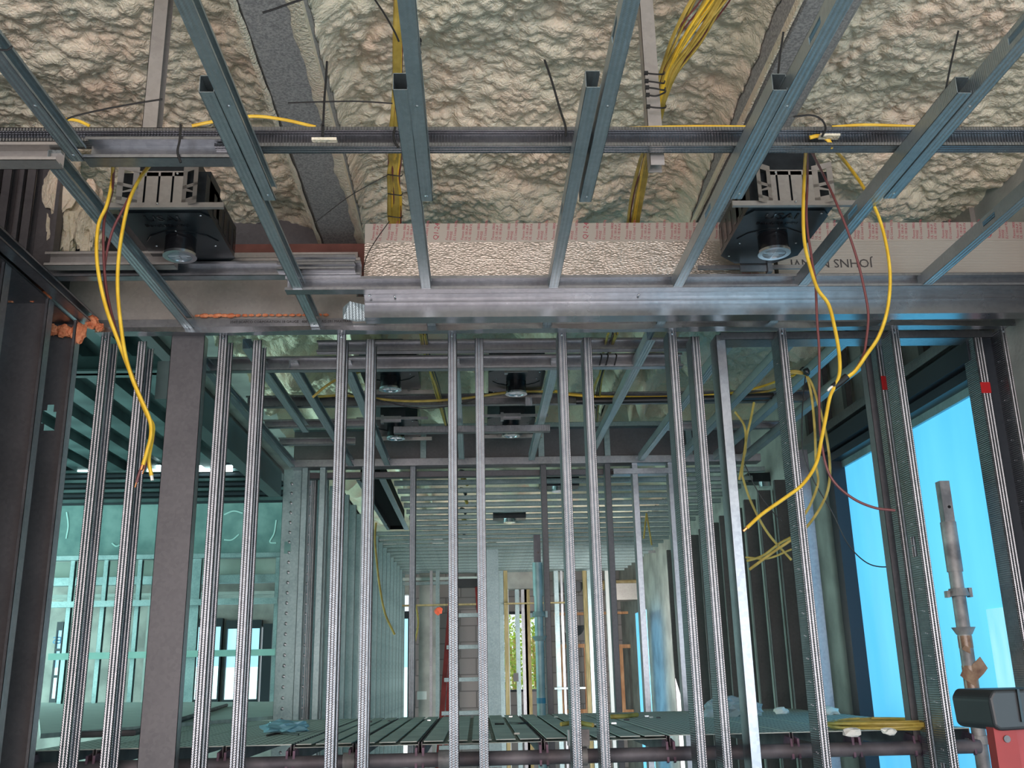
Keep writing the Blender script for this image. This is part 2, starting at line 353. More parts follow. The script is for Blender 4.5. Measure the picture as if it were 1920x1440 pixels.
# right wall with its filmed window (y 3.55..5.09, head 1.055)
XW = 1.96
slab('wall_right_far', (XW, 5.30, FL), (XW+.3, 18, ZC+.06), CONW)
slab('wall_right_near', (XW+.02, 2.2, -.9), (XW+.3, 3.47, ZC+.06), CONW)
slab('wall_right_head', (XW, 3.47, 1.16), (XW+.3, 5.30, ZC+.06), GB)
slab('wall_right_sill', (XW, 3.47, FL), (XW+.3, 5.30, -1.2), CONW)
slab('wall_rear', (-2.5, -5.1, FL), (2.8, -4.9, ZC+.3), CONW)
slab('wall_right_behind', (2.6, -4.9, FL), (2.8, 2.2, ZC+.3), CONW); slab('wall_left_behind', (-2.6, -4.9, FL), (-2.4, 1.6, ZC+.3), CONW)
slab('wall_left_return', (-2.6, 1.5, FL), (-1.58, 1.6, ZC+.3), GD)
# wall_left beside the viewer, hall walls
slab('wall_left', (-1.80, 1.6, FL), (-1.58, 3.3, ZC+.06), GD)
slab('wall_hall_left', (-7, 3, FL), (-6.8, 14, 3.2), CONW)
oa, ob = aY(946, 1294, 13.6), aY(1006, 1150, 13.6)
slab('wall_back', (-.9, 13.6, FL), (oa.x, 13.8, 1.45), CMU); slab('wall_back', (ob.x, 13.6, FL), (2.6, 13.8, 1.45), CMU)
slab('wall_back', (oa.x, 13.6, FL), (ob.x, 13.8, oa.z), CMU); slab('wall_back', (oa.x, 13.6, ob.z), (ob.x, 13.8, 1.45), CMU)
slab('wall_back_upper', (-7, 15.5, 1.2), (2.6, 15.7, 3.2), CONW)
slab('wall_hall_near', (-7, 2.9, FL), (-1.8, 3.0, 2.4), CONW); slab('wall_left_gap', (-1.80, 3.3, 1.3), (-1.75, 3.62, 2.4), GD); slab('wall_bulkhead', (-1.78, 3.57, 1.43), (-.36, 3.60, ZC+.1), GD)  # unseen infills added to stop hall light leaking onto the foam
# hall ceiling: ribbed steel deck running away from the viewer
b = MB()
b.box((-7, 3.0, 2.36), (-1.75, 15.6, 2.40))
for i in range(14):
    x = -6.6+i*.36; b.box((x, 3.0, 2.27), (x+.17, 15.5, 2.36))
DECK = vary(M('dark_green_deck', (.05, .08, .08), .5, .3), (.035, .06, .062), (.09, .14, .14), 3, rough=(.35, .6))
struct(b.obj('ceiling_deck', DECK))
slab('ceiling_edge_wall', (-1.82, 3.6, 1.80), (-1.75, 15.6, 2.40), GD)

# window_1: bronze frame and blue filmed pane, built whole
wf = MB()
ya, yb, zt, zb = 3.50, 5.12, 1.055, -1.1
wf.box((XW-.05, ya-.03, zb), (XW+.12, ya+.02, zt+.13)).box((XW-.05, yb, zb), (XW+.12, yb+.09, zt+.13)).box((XW-.05, ya, zt), (XW+.12, yb, zt+.04))
wf.box((XW-.08, ya, zt+.05), (XW+.12, yb+.09, zt+.13)).box((XW-.05, ya, zb-.06), (XW+.12, yb, zb))
win = struct(wf.obj('window_1', FRM))
wp = MB().box((XW+.02, ya+.02, zb), (XW+.03, yb, zt)).obj('pane', FILM, win)
MB().box((XW+.012, 4.34, -.9), (XW+.019, 4.58, .30)).obj('film_patch', FILM2, win)
MB().box((XW+.012, 3.66, -.9), (XW+.019, 3.84, .20)).obj('film_patch', FILM2, win)
MB().box((XW+.005, ya, zt-.035), (XW+.019, yb, zt)).obj('glazing_bead', GF, win)
tr = MB().box((XW-.09, 3.5, 1.20), (XW-.005, 5.6, 1.245)).obj('head_track', GA); tag(tr, 'pale steel track along the wall above the blue window', 'track')
for i in range(7):
    yy = 3.62+i*.30
    stud('panel_stud', XW-.045, yy, 1.245, ZC, f'short upright stud above the blue window, {ORD[i]} from the near end', w=.03, d=.05, mat=GD, group='short studs above the blue window')
tag(MB().box((XW-.10, 4.2, ZC-.10), (XW-.02, 5.7, ZC-.03)).obj('foam_edge', FOAM), 'cream foam bead where the ceiling meets the wall above the window', 'foam')

# ================================================================== FRONT CEILING FRAME
def beam(name, x0, x1, y0, y1, zb_, label):
    b = MB(); n = 40; e = .018
    poly = [(x0+e, 0, zb_), (x1-e, 0, zb_), (x1, 0, zb_+e), (x1, 0, ZC+.05), (x0, 0, ZC+.05), (x0, 0, zb_+e)]
    b.prism(poly, (0, y0, 0), (0, y1-y0, 0)); o = b.obj(name, CONC, smooth=False); tag(o, label, 'beam')
    return o
bm1 = beam('coated_beam', -.59, -.42, 1.2, 3.6, 1.615, 'grey speckled fireproofed beam on the left, running between cream foam')
bm2 = beam('coated_beam', .835, 1.005, 1.2, 3.6, 1.615, 'grey speckled fireproofed beam on the right, above the right downlight')
def overspray(par, x, y0, y1, side, w0=.03, n=90):
    b = MB(); v0 = len(b.v); pts = []
    for i in range(n+1):
        y = y0+(y1-y0)*i/n; wd = w0*(1+.5*noise.noise(Vector((y*4, x, 0)))+.4*noise.noise(Vector((y*17, x, 0))))
        for s, dz in ((0, .02), (0, -.008), (.6, -.009), (1, -.001)):
            b.v.append((x-side*s*wd, y, 1.615+dz + (0 if s else 0)))
    for i in range(n):
        for k in range(3): a = i*4+k; b.f.append((a, a+1, a+5, a+4))
    b.obj('overspray', FOAM, par, smooth=True)
overspray(bm1, -.417, 1.25, 3.6, 1, .030); overspray(bm1, -.593, 1.25, 3.6, -1, .012); overspray(bm2, .832, 1.25, 3.6, -1, .010)

JN = [('far', -1.02, 2.16, 3.33, 'runs to the wall at far left', 1), ('far', -.575, 1.85, 3.32, 'passes right of the left downlight', 1),
      ('far', -.165, 1.84, 2.99, 'left of centre, reaching the foil duct', 1), ('far', .246, 1.83, 2.99, 'right of centre, reaching the foil duct', 0),
      ('far', .652, 1.84, 2.99, 'passes left of the right downlight', 0), ('far', 1.062, 1.85, 2.99, 'passes right of the right downlight', 0), ('far', 1.475, 1.9, 2.99, 'outermost on the right', 0)]
JX = []
for i, (k, x, y0, y1, lab, sd) in enumerate(JN):
    o = joist('ceiling_joist', x, y0, y1, ZJ, f'far ceiling joist length that {lab}', web='L', group='far lengths of spliced ceiling joists', holes=(.62,) if i != 1 else (.75,))
    screws(o, [(.016, -.0, y1-y0-.02)])
    JX.append(x)
NN = [(-.953, 2.14, 'leftmost, in the top left corner'), (-.540, 2.345, 'the second from the left, crossing beside the grey beam'), (-.133, 2.352, 'just left of centre at the top edge'),
      (.285, 2.36, 'just right of centre at the top edge'), (.685, 2.345, 'over the right downlight'), (1.097, 2.345, 'the outermost fully spliced on the right')]
for x, y1, lab in NN:
    o = joist('ceiling_joist', x, 1.0, y1, ZJ-.0015, f'near ceiling joist length, {lab}', web='L', group='near lengths of spliced ceiling joists', holes=(.66,))
    screws(o, [(.016, 0, y1-1.03), (.016, 0, .9)])
# cross channel above the joists
ch = rail('cross_channel', -.62, 2.2, 2.147, 1.238, 'long ribbed steel channel crossing above the joists, right of the second joist', w=.036, h=.053, face='open', mat=GA, cat='channel')
ch2 = rail('cross_channel', -1.60, -.55, 2.165, 1.262, 'ribbed steel channel crossing at upper left behind the left pink track', w=.036, h=.038, face='open', mat=GA, cat='channel')
tk = rail('blocking_track', -.918, -.575, 2.12, 1.192, 'pinkish printed track between the first two joists at upper left', w=.045, h=.058, face='open', mat=GP)
text('RG  091  PROTRAK 20 162PDT', .0135, INKD, tk, Matrix.Identity(4), 'printed_text')
tk.children[0].matrix_basis = tk.matrix_basis.inverted() @ TM((-.80, 2.163, 1.203), (1, 0, 0), (0, 0, 1))
tk2 = rail('blocking_track', -1.6, -.985, 2.13, 1.192, 'grey track at the left edge, left of the first joist', w=.045, h=.05, face='open', mat=GB)
# hangers
def hanger(u, y, z0, label, w=.036):
    x = aY(u, 240, y).x
    return stud('hanger_stud', x, y, z0, ZC+.03, label, cat='hanger', w=w, d=.04, mat=GB, lip=0)
h1 = hanger(266, 2.20, 1.29, 'dusty upright hanger stud above the left pink track')
h2 = hanger(1215, 2.20, 1.215, 'foam-dusted upright hanger stud wrapped in black ties beside the yellow cables')
# T1 header track, pink web open to viewer
t1 = rail('header_track', -.60, 2.2, 2.962, ZJ-.003, 'long pinkish track that the joists butt into, below the foil duct', w=.042, h=.046, face='open', mat=GP)
x1 = text('SCAFCO 250 ST 20  600 SERIES RJ-50  NAYYDAN 16', .012, INKD, t1, Matrix.Identity(4)); x1.matrix_basis = t1.matrix_basis.inverted() @ TM((.27, 2.999, 1.207), (1, 0, 0), (0, 0, 1))
x1 = text('RG 091 MAXTRAK 18 PROTRAK 20-43  SCAFCO', .012, INKD, t1, Matrix.Identity(4)); x1.matrix_basis = t1.matrix_basis.inverted() @ TM((1.62, 2.999, 1.207), (1, 0, 0), (0, 0, 1))
# bright bent trim below
hb = MB(); xa, xb = -.355, 2.2
hb.prism([(0, 3.008, 1.1935), (0, 3.042, 1.1935), (0, 3.042, 1.176), (0, 3.056, 1.176), (0, 3.055, 1.130), (0, 3.115, 1.130), (0, 3.115, 1.1315), (0, 3.0565, 1.1315), (0, 3.0575, 1.1775), (0, 3.0435, 1.1775), (0, 3.0435, 1.195), (0, 3.008, 1.195)], (xa, 0, 0), (xb-xa, 0, 0))
hd = hb.obj('bent_header', BRT); tag(hd, 'shiny bent steel header strip with a cut left end, under the pinkish track', 'header')
MB().prism([(xa-.05, 3.06, 1.19), (xa+.005, 3.058, 1.175), (xa+.035, 3.08, 1.13), (xa-.03, 3.09, 1.13), (xa-.075, 3.09, 1.14), (xa-.075, 3.08, 1.175)], (0, 0, 0), (0, .002, 0)).obj('end_tab', GJ, hd)
screws(hd, [(xa+.02, 3.02, 1.193), (xa+.1, 3.03, 1.193), (.55, 3.03, 1.193), (1.2, 3.05, 1.183), (1.75, 3.05, 1.183), (xa+.02, 3.075, 1.135), (xa+.045, 3.075, 1.135)], axis=(0, -.5, -1))
# short joist ends between header and wall track
for i, x in enumerate((-.163, .25, .66, 1.068, 1.48)):
    joist('joist_stub', x, 3.12, 3.34, ZJ+.001, f'short joist end between bright header and wall track, {ORD[i]} from the left', group='joist ends above the partition', cat='joist')
# wall top tracks
wt = rail('wall_top_track', -1.34, 2.2, 3.325, ZJ-.002, 'long top track of the stud partition across the picture', w=.075, h=.036, face='closed', mat=GP, lip=0)
b = MB(); n = 160
for i in range(n+1):
    x = -1.33+3.5*i/n; dz = .0035*math.sin(x*9)+.002*noise.noise(Vector((x*11, 0, 0)))
    b.v += [(x, 3.324, 1.20), (x, 3.324+.002*math.sin(x*13), 1.181+dz), (x, 3.327, 1.181+dz), (x, 3.327, 1.20)]
for i in range(n):
    for k in range(3): a = i*4+k; b.f.append((a, a+1, a+5, a+4))
b.obj('rippled_lip', BRT, wt).matrix_parent_inverse = wt.matrix_basis.inverted()
x1 = text('250T SCAFCO CORPORATION 18 GAUGE   600 SERIES   RG 091 MAXTRAK', .013, INKD, wt, Matrix.Identity(4)); x1.matrix_basis = wt.matrix_basis.inverted() @ TM((-.86, 3.322, 1.212), (1, 0, 0), (0, 0, 1))
x1 = text('RG 250 PROTRAK 20   162PDT   NAYYDAN 16', .013, INKD, wt, Matrix.Identity(4)); x1.matrix_basis = wt.matrix_basis.inverted() @ TM((.72, 3.322, 1.208), (1, 0, 0), (0, 0, 1))
# left soffit sheet and tracks behind the left downlight
tag(MB().box((-1.45, 3.36, 1.232), (-.42, 3.40, 1.50)).obj('soffit_sheet', GB), 'flat taupe steel soffit sheet behind the left hanging wires', 'sheet')
tag(MB().box((-.425, 3.30, 1.20), (-.35, 3.36, 1.30)).obj('soffit_sheet', GB), 'short taupe sheet end beside the cut end of the shiny header', 'sheet')
rail('long_track', -1.36, -.36, 2.95, 1.238, 'stacked track behind the left downlight, lower of the two', w=.04, h=.05, face='open', mat=GP)
rail('long_track', -1.33, -.93, 2.88, 1.246, 'track with a punched slot at far left under the grey column', w=.042, h=.048, face='open', mat=GB)
rail('long_track', -.93, -.37, 3.02, 1.30, 'taupe track above the stacked track, right of the left downlight', w=.04, h=.03, face='closed', mat=GB)
for k in range(2):
    rail('nested_track', -.62, -.375, 2.92+.012*k, 1.245+.030*k, f'{["lower","upper"][k]} of two nested pinkish tracks ending left of the foil duct', w=.03, h=.026, face='open', mat=GP)
tag(MB().box((-.98, 3.44, 1.40), (-.34, 3.56, 1.57)).obj('primed_plate', PRIM), 'rust-red primed steel behind the foam, left of the foil duct', 'plate')
# grey columns, upper left
for i, (u0, u1) in enumerate(((-4, 36), (42, 108))):
    p0 = aY(u0, 460, 3.05); p1 = aY(u1, 460, 3.05)
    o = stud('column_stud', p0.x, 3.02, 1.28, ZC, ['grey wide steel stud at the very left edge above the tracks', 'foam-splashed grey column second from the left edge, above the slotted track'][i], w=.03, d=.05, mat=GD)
    MB().box((p1.x-p0.x-.012, 0, 0), (p1.x-p0.x, .05, ZC-1.28)).obj('flange', GD, o); MB().box((0, .045, 0), (p1.x-p0.x, .048, ZC-1.28)).obj('web_panel', GD, o)
    if i: MB().lump((.10, .04, .33), .05, (1.2, .4, 2.0), 3).obj('foam_splash', FOAM, o, smooth=True)
for i, (u, v, sx, szz) in enumerate(((122, 405, .05, .17), (172, 425, .04, .13), (60, 330, .07, .10))):
    p = aY(u, v, 3.12); tag(MB().lump(p, 1, (sx, .05, szz), i+11, amp=.75, fr=1.6, sub=4).obj('foam_lump', FOAM, smooth=True), ['ragged cream foam lump left of the downlight, beside the dark gap', 'cream foam lump right of the dark gap at left', 'cream foam lump between the grey columns at upper left'][i], 'foam')

# ================================================================== FOIL DUCT
du = empty('duct', 'foil faced rectangular duct with red printed tape below the foam', 'duct', (-.365, 3.10, 1.29))
MB().box((0, 0, 0), (1.40, .30, .198)).obj('foil_board', FOIL, du)
du2 = empty('duct', 'ribbed tan board duct section with red printed tape at right, below the foam', 'duct', (1.05, 3.10, 1.285))
MB().box((0, 0, 0), (1.15, .30, .200)).obj('tan_board', DBRD, du2)
TAPEM = M('pinkish_foil_tape', (.66, .60, .54), .34, .6)
MB().box((0, -.001, .128), (1.40, 0, .198)).obj('tape', TAPEM, du); MB().box((0, -.001, .130), (1.15, 0, .200)).obj('tape', TAPEM, du2)
seq = ['Fasson 0800\nUL 181A-P\nUL 181B-FX', 'Fasson 0800\nWHSE\n(L) Listed 95Pb']
for par, x0, L, zz in ((du, 0, 1.40, .140), (du2, 0, 1.15, .142)):
    k = 0; x = .02
    while x < L-.05:
        s = seq[k % 2]
        if k % 10 == 4: s = 'Q1-24' if par is du else 'Q3-24'
        big = s.startswith('Q')
        text(s, .024 if big else .0125, INKR, par, TM((x+(.02 if big else .010), -.0015, zz-.004), (.12, 0, 1), (-1, 0, .12)), ext=.0001)
        x += .052 if not big else .045; k += 1
text('JOHNS MANVI', .045, INKD, du2, TM((1.38-1.05, -.0015, .062), (-1, 0, 0), (0, 0, -1)), ext=.0001)
for i in range(2):                                # tape turned down the duct end behind the right light
    text('Fasson 0800\nUL 181A-P\nUL 181B-FX\n\nFasson 0800\nWHSE 2007', .0115, INKR, du, TM((1.29, -.002, .11-.05*i), (1, 0, -.06), (.06, 0, 1)), ext=.0001)

# ================================================================== DOWNLIGHTS
def downlight(x, y, z, rot, label, scale=1.0, detail=True, group=None, side=1):
    r = empty('downlight', label, 'light', (x, y, z), group, rot)
    W = .125; L0, L1 = -.21, .21; ch = .06
    # local: -y towards the bracket side
    b = MB(); b.prism([(-W, L0, 0), (W, L0, 0), (W, L1-ch, 0), (W-ch, L1, 0), (-W+ch, L1, 0), (-W, L1-ch, 0)], (0, 0, .004), (0, 0, .105)); b.obj('housing', BLK, r)
    b = MB(); b.prism([(-W+.02, L0+.035, 0), (W-.02, L0+.035, 0), (W+.002, L0+.07, 0), (W+.002, L1-ch, 0), (W-ch, L1+.002, 0), (-W+ch, L1+.002, 0), (-W-.002, L1-ch, 0), (-W-.002, L0+.07, 0)], (0, 0, 0), (0, 0, .004)); pl = b.obj('face_plate', BLK, r)
    if detail:
        b = MB(); pts = [(-.108, .0), (-.085, -.04), (-.03, -.075), (.03, -.075), (.085, -.04), (.108, .0)]
        b.tube([(p[0], p[1]+.015, -.001) for p in pts], .0016, 6, smooth=False); b.obj('raised_rim', BLKM, pl)
        for k in range(5):
            yy = -.12+k*.06; MB().box((W+.0, yy, .02), (W+.001, yy+.03, .09)).obj('vent_slot', BLKM, r); MB().box((-W-.001, yy, .02), (-W, yy+.03, .09)).obj('vent_slot', BLKM, r)
    # junction box and driver box at the bracket end
    b = MB(); b.prism([(-.085, 0, .0), (.085, 0, 0), (.085, 0, .16), (.060, 0, .175), (-.060, 0, .175), (-.085, 0, .16)], (0, L0+.008, .02), (0, .12, 0)); b.obj('junction_box', BLK, r)
    MB().box((side*.085, L0+.04, .03), (side*.125, L0+.15, .135)).obj('driver_box', BLK, r)
    # aperture
    ay = 0.0
    MB().cyl((0, ay, 0), (0, ay, -.052), .046, n=36).obj('collar', BLKM, r, smooth=True)
    b = MB(); n = 36
    for k in range(n):
        a = 2*PI*k/n
        for rr, zz in ((.050, -.052), (.050, -.060), (.036, -.060), (.036, -.053)): b.v.append((rr*math.cos(a), ay+rr*math.sin(a), zz))
    for k in range(n):
        for q in range(4): b.f.append((k*4+q, k*4+(q+1) % 4, ((k+1) % n)*4+(q+1) % 4, ((k+1) % n)*4+q))
    b.obj('trim_ring', RING, r, smooth=True)
    MB().cyl((0, ay, -.054), (0, ay, -.0575), .0358, n=30).obj('lens', LENS, r)
    if detail:
        b = MB(); b.box((-.034, ay-.001, -.0583), (.034, ay+.001, -.0576)).box((-.001, ay-.034, -.0583), (.001, ay+.034, -.0576)).box((-.018, ay+.012, -.0583), (.018, ay+.014, -.0576)); b.obj('lens_cross', RING, r)
        text('USAI', .050, BLKM, pl, TM((-.066, -.125, -.0012), (1, 0, 0), (0, -1, 0)), 'embossed_name', .0012) if rot == 0 else None
        text('BeveLED mini', .0225, BLKM, pl, TM((-.078, -.088, -.0012), (1, 0, 0), (0, -1, 0)), 'embossed_name', .0008) if rot == 0 else None
        screws(r, [(-.09, .05, -.001), (.09, .05, -.001), (0, -.058, -.001), (.1, -.16, -.001), (-.1, .15, -.001)], .004, (0, 0, -1))
    # slotted bracket
    br = MB(); yb_ = L0-.012; z0, z1 = .006, .105
    for a, c in ((-.062, -.047), (-.041, -.008), (-.002, .031), (.037, .062)): br.box((a, yb_, z0), (c, yb_+.0015, z1))
    br.box((-.062, yb_, z1-.012), (.062, yb_+.0015, z1+.004)); br.box((-.062, yb_, z0-.016), (.062, yb_+.0015, z0+.004))
    for s in (-1, 1):      # flared ears with keyhole cut outs
        def q(x_, z_): return (s*(.062+x_), yb_-x_*.55, z_)
        for za, zb2, x1_ in ((z0-.010, z0+.012, .05), (z1-.002, z1+.016, .05), (z0+.045, z0+.055, .050)):
            br.prism([q(0, za), q(x1_, za), q(x1_, zb2), q(0, zb2)], (0, 0, 0), (0, .0015, 0))
        br.prism([q(0, z0), q(.014, z0), q(.014, z1), q(0, z1)], (0, 0, 0), (0, .0015, 0)); br.prism([q(.036, z0), q(.05, z0), q(.05, z1), q(.036, z1)], (0, 0, 0), (0, .0015, 0))
        br.prism([q(.014, z0+.035), q(.036, z0+.026), q(.036, z0+.030), q(.014, z0+.044)], (0, 0, 0), (0, .0015, 0))
    bo = br.obj('mounting_bracket', GB, r)
    screws(bo, [(-.045, yb_-.001, z1-.004), (.045, yb_-.001, z1-.004), (0, yb_-.014, z0-.006)], .004)
    # bar hangers spanning the joists
    MB().box((-.185, yb_-.012, -.014), (.185, yb_-.004, .004)).box((-.185, yb_-.018, -.014), (.185, yb_-.012, -.012)).obj('bar_hanger', GB, r)
    fb = MB().box((-.185, L1+.02, -.012), (.185, L1+.028, .002)).box((-.045, L1+.012, -.024), (.045, L1+.016, .010)).box((.045, L1+.0, -.03), (.06, L1+.03, .012)); fb.obj('bar_hanger', GP, r)
    return r
pl_ = aZ(330, 470, 1.235); pr_ = aZ(1449, 478, 1.235)
downlight(pl_.x, 2.79, 1.292, 0, 'black recessed downlight at upper left between the first two joists', side=1)
downlight(pr_.x, 2.79, 1.292, 0, 'black recessed downlight at upper right behind yellow wires', side=-1)
for k, (u, v, lab) in enumerate(((732, 730, 'nearer left downlight of the four beyond the studs'), (968, 738, 'nearer right downlight of the four beyond the studs'), (742, 822, 'farther left downlight, half behind the hanging strip'), (958, 817, 'farther right downlight, half behind the hanging strip'))):
    p = aZ(u, v, 1.235); downlight(p.x, p.y, 1.292, PI, 'black ' + lab, group='four downlights of the middle room', side=1 if k % 2 == 0 else -1)
# ================================================================== PARTITION
# staggered studs: front row
def X(u, Y, v=620): return aY(u, v, Y).x
r1 = [(208, 'far left, behind the lower end of the left wires'), (428, 'right of the wide brown post'), (649, 'at the left end of the shiny header'), (856, 'left of centre, full height'),
      (1061.5, 'bright, right of centre'), (1268, 'crossing the corner of the door frame gap'), (1474, 'in the door opening'), (1685, 'wide one left of the window post, chevrons up its side'), (1890, 'last at right beside the concrete')]
for i, (u, lab) in enumerate(r1):
    x = X(u, Y1)-.032
    o = stud('wall_stud', x, Y1, FL, ZJ, f'front-row stud, {ORD[i]} from left, {lab}', d=.088, web=0, scr=1, group='front row of partition studs', holes=(1.45, 2.2) if i in (0, 2, 7) else ())
    if i >= 6:      # chevron coil marks pressed along the web
        b = MB()
        for k in range(34):
            z = .7+k*.075
            b.box((-.0012, .030, z), (0, .044, z+.003)).box((-.0012, .044, z+.003), (0, .058, z+.006))
        b.obj('pressed_chevrons', GP, o)['kind'] = 'stuff'
r2 = [(277, 'behind the upper yellow wires'), (492, 'third bay right of the brown post'), (703, 'in front of the left downlights'), (906, 'in front of the centre'), (1108, 'dark sided, right of centre'), (1310, 'dark sided, left of the door jamb')]
for i, (u, lab) in enumerate(r2):
    x = X(u, Y2)-.032
    o = stud('wall_stud', x, Y2, FL, ZJ, f'rear-row steel stud, {ORD[i]} from left, {lab}', d=.088, web=0, scr=0, group='rear row of partition studs')
# wide brown post
xp = X(323, 3.40)
o = empty('wide_post', 'wide dark brown steel stud with its web facing the viewer', 'post', (xp, 3.40, FL))
wpw = .118
MB().box((0, 0, 0), (wpw, .0016, ZJ-FL)).obj('web', GD, o); MB().box((wpw-.0016, 0, 0), (wpw, .045, ZJ-FL)).box((wpw-.009, .043, 0), (wpw, .045, ZJ-FL)).obj('flange', GP, o); MB().box((0, 0, 0), (.0016, .045, ZJ-FL)).obj('flange', GP, o)
# side wall studs at left, webs facing the viewer
for i, (u, v, lab) in enumerate(((-24, 440, 'nearest to the viewer, cut by the left edge'), (22, 500, 'at the left edge'), (101.7, 567, 'with orange foam at its top'), (153, 607, 'farthest, with a keyhole punch'))):
    p = aZ(u, v, ZJ); x1_ = p.x; yy = p.y
    o = empty('side_wall_stud', f'dark left side wall stud, {lab}', 'stud', (x1_, yy, FL), 'left side wall studs')
    H = ZJ-FL
    if i < 3: MB().box((-.152, 0, 0), (0, .0015, H)).obj('web', GD, o)
    else:
        b = MB(); k = 1.47+.05
        holes = [FL+0]; zc = [1.72, 2.85-.0]
        zs = [1.44, 2.66]
        z = 0
        for hc in zs:
            b.box((-.152, 0, z), (0, .0015, hc-.045)); b.box((-.152, 0, hc-.045), (-.098, .0015, hc+.045)); b.box((-.052, 0, hc-.045), (0, .0015, hc+.045))
            b.box((-.098, 0, hc-.045), (-.088, .0015, hc-.02)); b.box((-.062, 0, hc+.02), (-.052, .0015, hc+.045)); b.box((-.098, 0, hc+.025), (-.084, .0015, hc+.045)); z = hc+.045
        b.box((-.152, 0, z), (0, .0015, H)); b.obj('web', GD, o)
    MB().box((-.0015, -.040, 0), (0, 0, H)).box((-.010, -.040, 0), (0, -.0385, H)).obj('flange', GP, o)
    MB().box((-.152, -.04, 0), (-.1505, 0, H)).obj('flange', GP, o)
# top tracks along the left wall
for i, (dx, z, w_, lab) in enumerate(((-.150, ZJ-.003, .152, 'wide top track over the left side wall studs'), (.012, ZJ+.004, .040, 'narrow track running alongside the left wall top'),)):
    joist('side_top_track', -1.372+dx, 1.4, 3.33, z, lab, w=w_, h=.036, web='L', mat=GP, cat='track')
# orange sealant
for i, (u, v, L, lab, YY) in enumerate(((50, 557, .13, 'orange sealant foam bead at the top of the left-edge stud bay', 3.06), (122, 620, .10, 'orange sealant foam bead at the top of the second stud bay', 3.26), (172, 605, .03, 'small orange foam dab at the left wall corner', 3.28), (400, 590, .05, 'thin orange foam smear along the taupe soffit bottom', 3.33))):
    p = aY(u, v, YY); b = MB()
    if i < 2: 
        for k in range(7): b.lump((p.x-L/2+L*k/6, p.y-.01, p.z-.012*i*(k/6)), .017+.006*math.sin(k*2.1+i), (1.1, .8, 1.0 if k < 5 or not i else 1.6), k+i*9, 3, .35, 4)
    elif i == 2: b.lump(p, .02, (1.2, 1, 1.2), 4, 3, .4, 4).lump(p+Vector((.03, .0, -.018)), .014, (1, 1, 1), 8, 3, .4, 4)
    else:
        for k in range(20): b.lump((p.x-.06+.024*k, p.y+.012, p.z+.001), .006+.005*abs(math.sin(k*1.7))*(1 if k < 6 else .2), (1.6, .6, .8), k, 2, .4, 4)
    tag(b.obj('sealant_foam', OR, smooth=True), lab, 'foam')
# door frame in the rear row
zh = 1.180
hx0, hx1 = X(1352, Y2, 640), X(1862, Y2, 640)
rail('door_header', hx0, hx1, Y2-.004, zh, 'box header over the door opening at right', w=.092, h=.03, face='closed', mat=GP, cat='header', lip=0)
o = stud('door_jamb', X(1360, Y2, 640)-.035, Y2-.002, FL, zh+.02, 'left jamb stud of the door opening, plain faced', w=.035, d=.095, mat=GP, cat='jamb'); screws(o, [(.012, -.001, zh-FL)], .004)
o = stud('door_jamb', X(1660, Y2+.11, 700)-.034, Y2+.09, FL, zh, 'right jamb stud with a red tape band, behind the seventh bay stud', w=.034, d=.05, mat=GA, cat='jamb')
p = aY(1654, 731, Y2+.09); MB().box((.006, -.0015, p.z-FL), (.035, -.0002, p.z-FL+.055)).obj('red_tape', REDT, o)
o = stud('door_jamb', X(1846, Y2, 660)-.036, Y2, FL, zh, 'farthest right jamb stud with a square of red tape', w=.036, d=.09, mat=GA, cat='jamb')
p = aY(1848, 737, Y2); MB().box((-.0005, -.0015, p.z-FL), (.0365, -.0002, p.z-FL+.042)).obj('red_tape', REDT, o)
stud('jack_stud', X(1640, Y2+.2, 700)-.04, Y2+.18, FL, zh, 'dark stud left of the taped jamb behind the wide stud', w=.034, d=.05, mat=GD)

# ================================================================== MIDDLE ROOM
Y3 = 5.78
for i, (x, y0, y1, lab) in enumerate(((-1.09, 3.56, Y3, 'leftmost pale joist, edging the tray beside the dark hall'), (-.87, 3.56, 4.9, 'second joist from the left, short'), (-.745, 3.83, Y3, 'third joist from the left'), (-.53, 3.83, Y3, 'left of the left downlights'), (-.09, 3.83, 5.6, 'between the two pairs of downlights'),
        (.318, 3.83, 5.65, 'right of the right downlights'), (.655, 3.5, 5.5, 'long slanting one beside the cable bundle'), (.972, 3.6, 5.7, 'behind the door header'), (1.21, 3.56, 5.7, 'over the tied cable end'), (1.42, 3.56, 5.7, 'second from the window wall'), (1.60, 3.56, Y3, 'bright blue, nearest the window wall'))):
    joist('ceiling_joist', x, y0, y1, ZJ, f'middle-room ceiling joist, {lab}', w=.034, group='middle room ceiling joists', mat=GJ)
rail('ceiling_track', -.62, .90, 3.73, 1.238, 'first cross track behind the partition, holding printed text', w=.04, h=.048, face='open', mat=GP)
rail('ceiling_track', -1.08, .86, 3.83, ZJ, 'second cross track behind the partition, tied with black cable ties', w=.04, h=.058, face='open', mat=GP)
rail('ceiling_track', -1.08, 1.66, 4.55, 1.238, 'cross channel carrying the yellow and black cables', w=.036, h=.055, face='open', mat=GA, cat='channel')
rail('ceiling_track', -1.08, -.56, 4.95, 1.238, 'short grey cross track at left of the middle room', w=.036, h=.04, face='open', mat=GP)
rail('ceiling_track', -1.08, -.66, 5.35, 1.238, 'farther short cross track at left of the middle room', w=.036, h=.04, face='open', mat=GP)
rail('ceiling_track', 1.0, 1.66, 5.10, 1.238, 'cross track near the window end of the middle room', w=.036, h=.04, face='open', mat=GP)
a0 = aY(738, 812, 4.72); a1 = aY(1032, 809, 4.72)
o = rail('hanging_strip', a0.x, a1.x, 4.72, a0.z, 'pinkish knurled metal strip hung under the joists below the far downlights', w=.035, h=.034, face='closed', mat=GA, cat='strip')
a0 = aY(985, 752, 4.3)
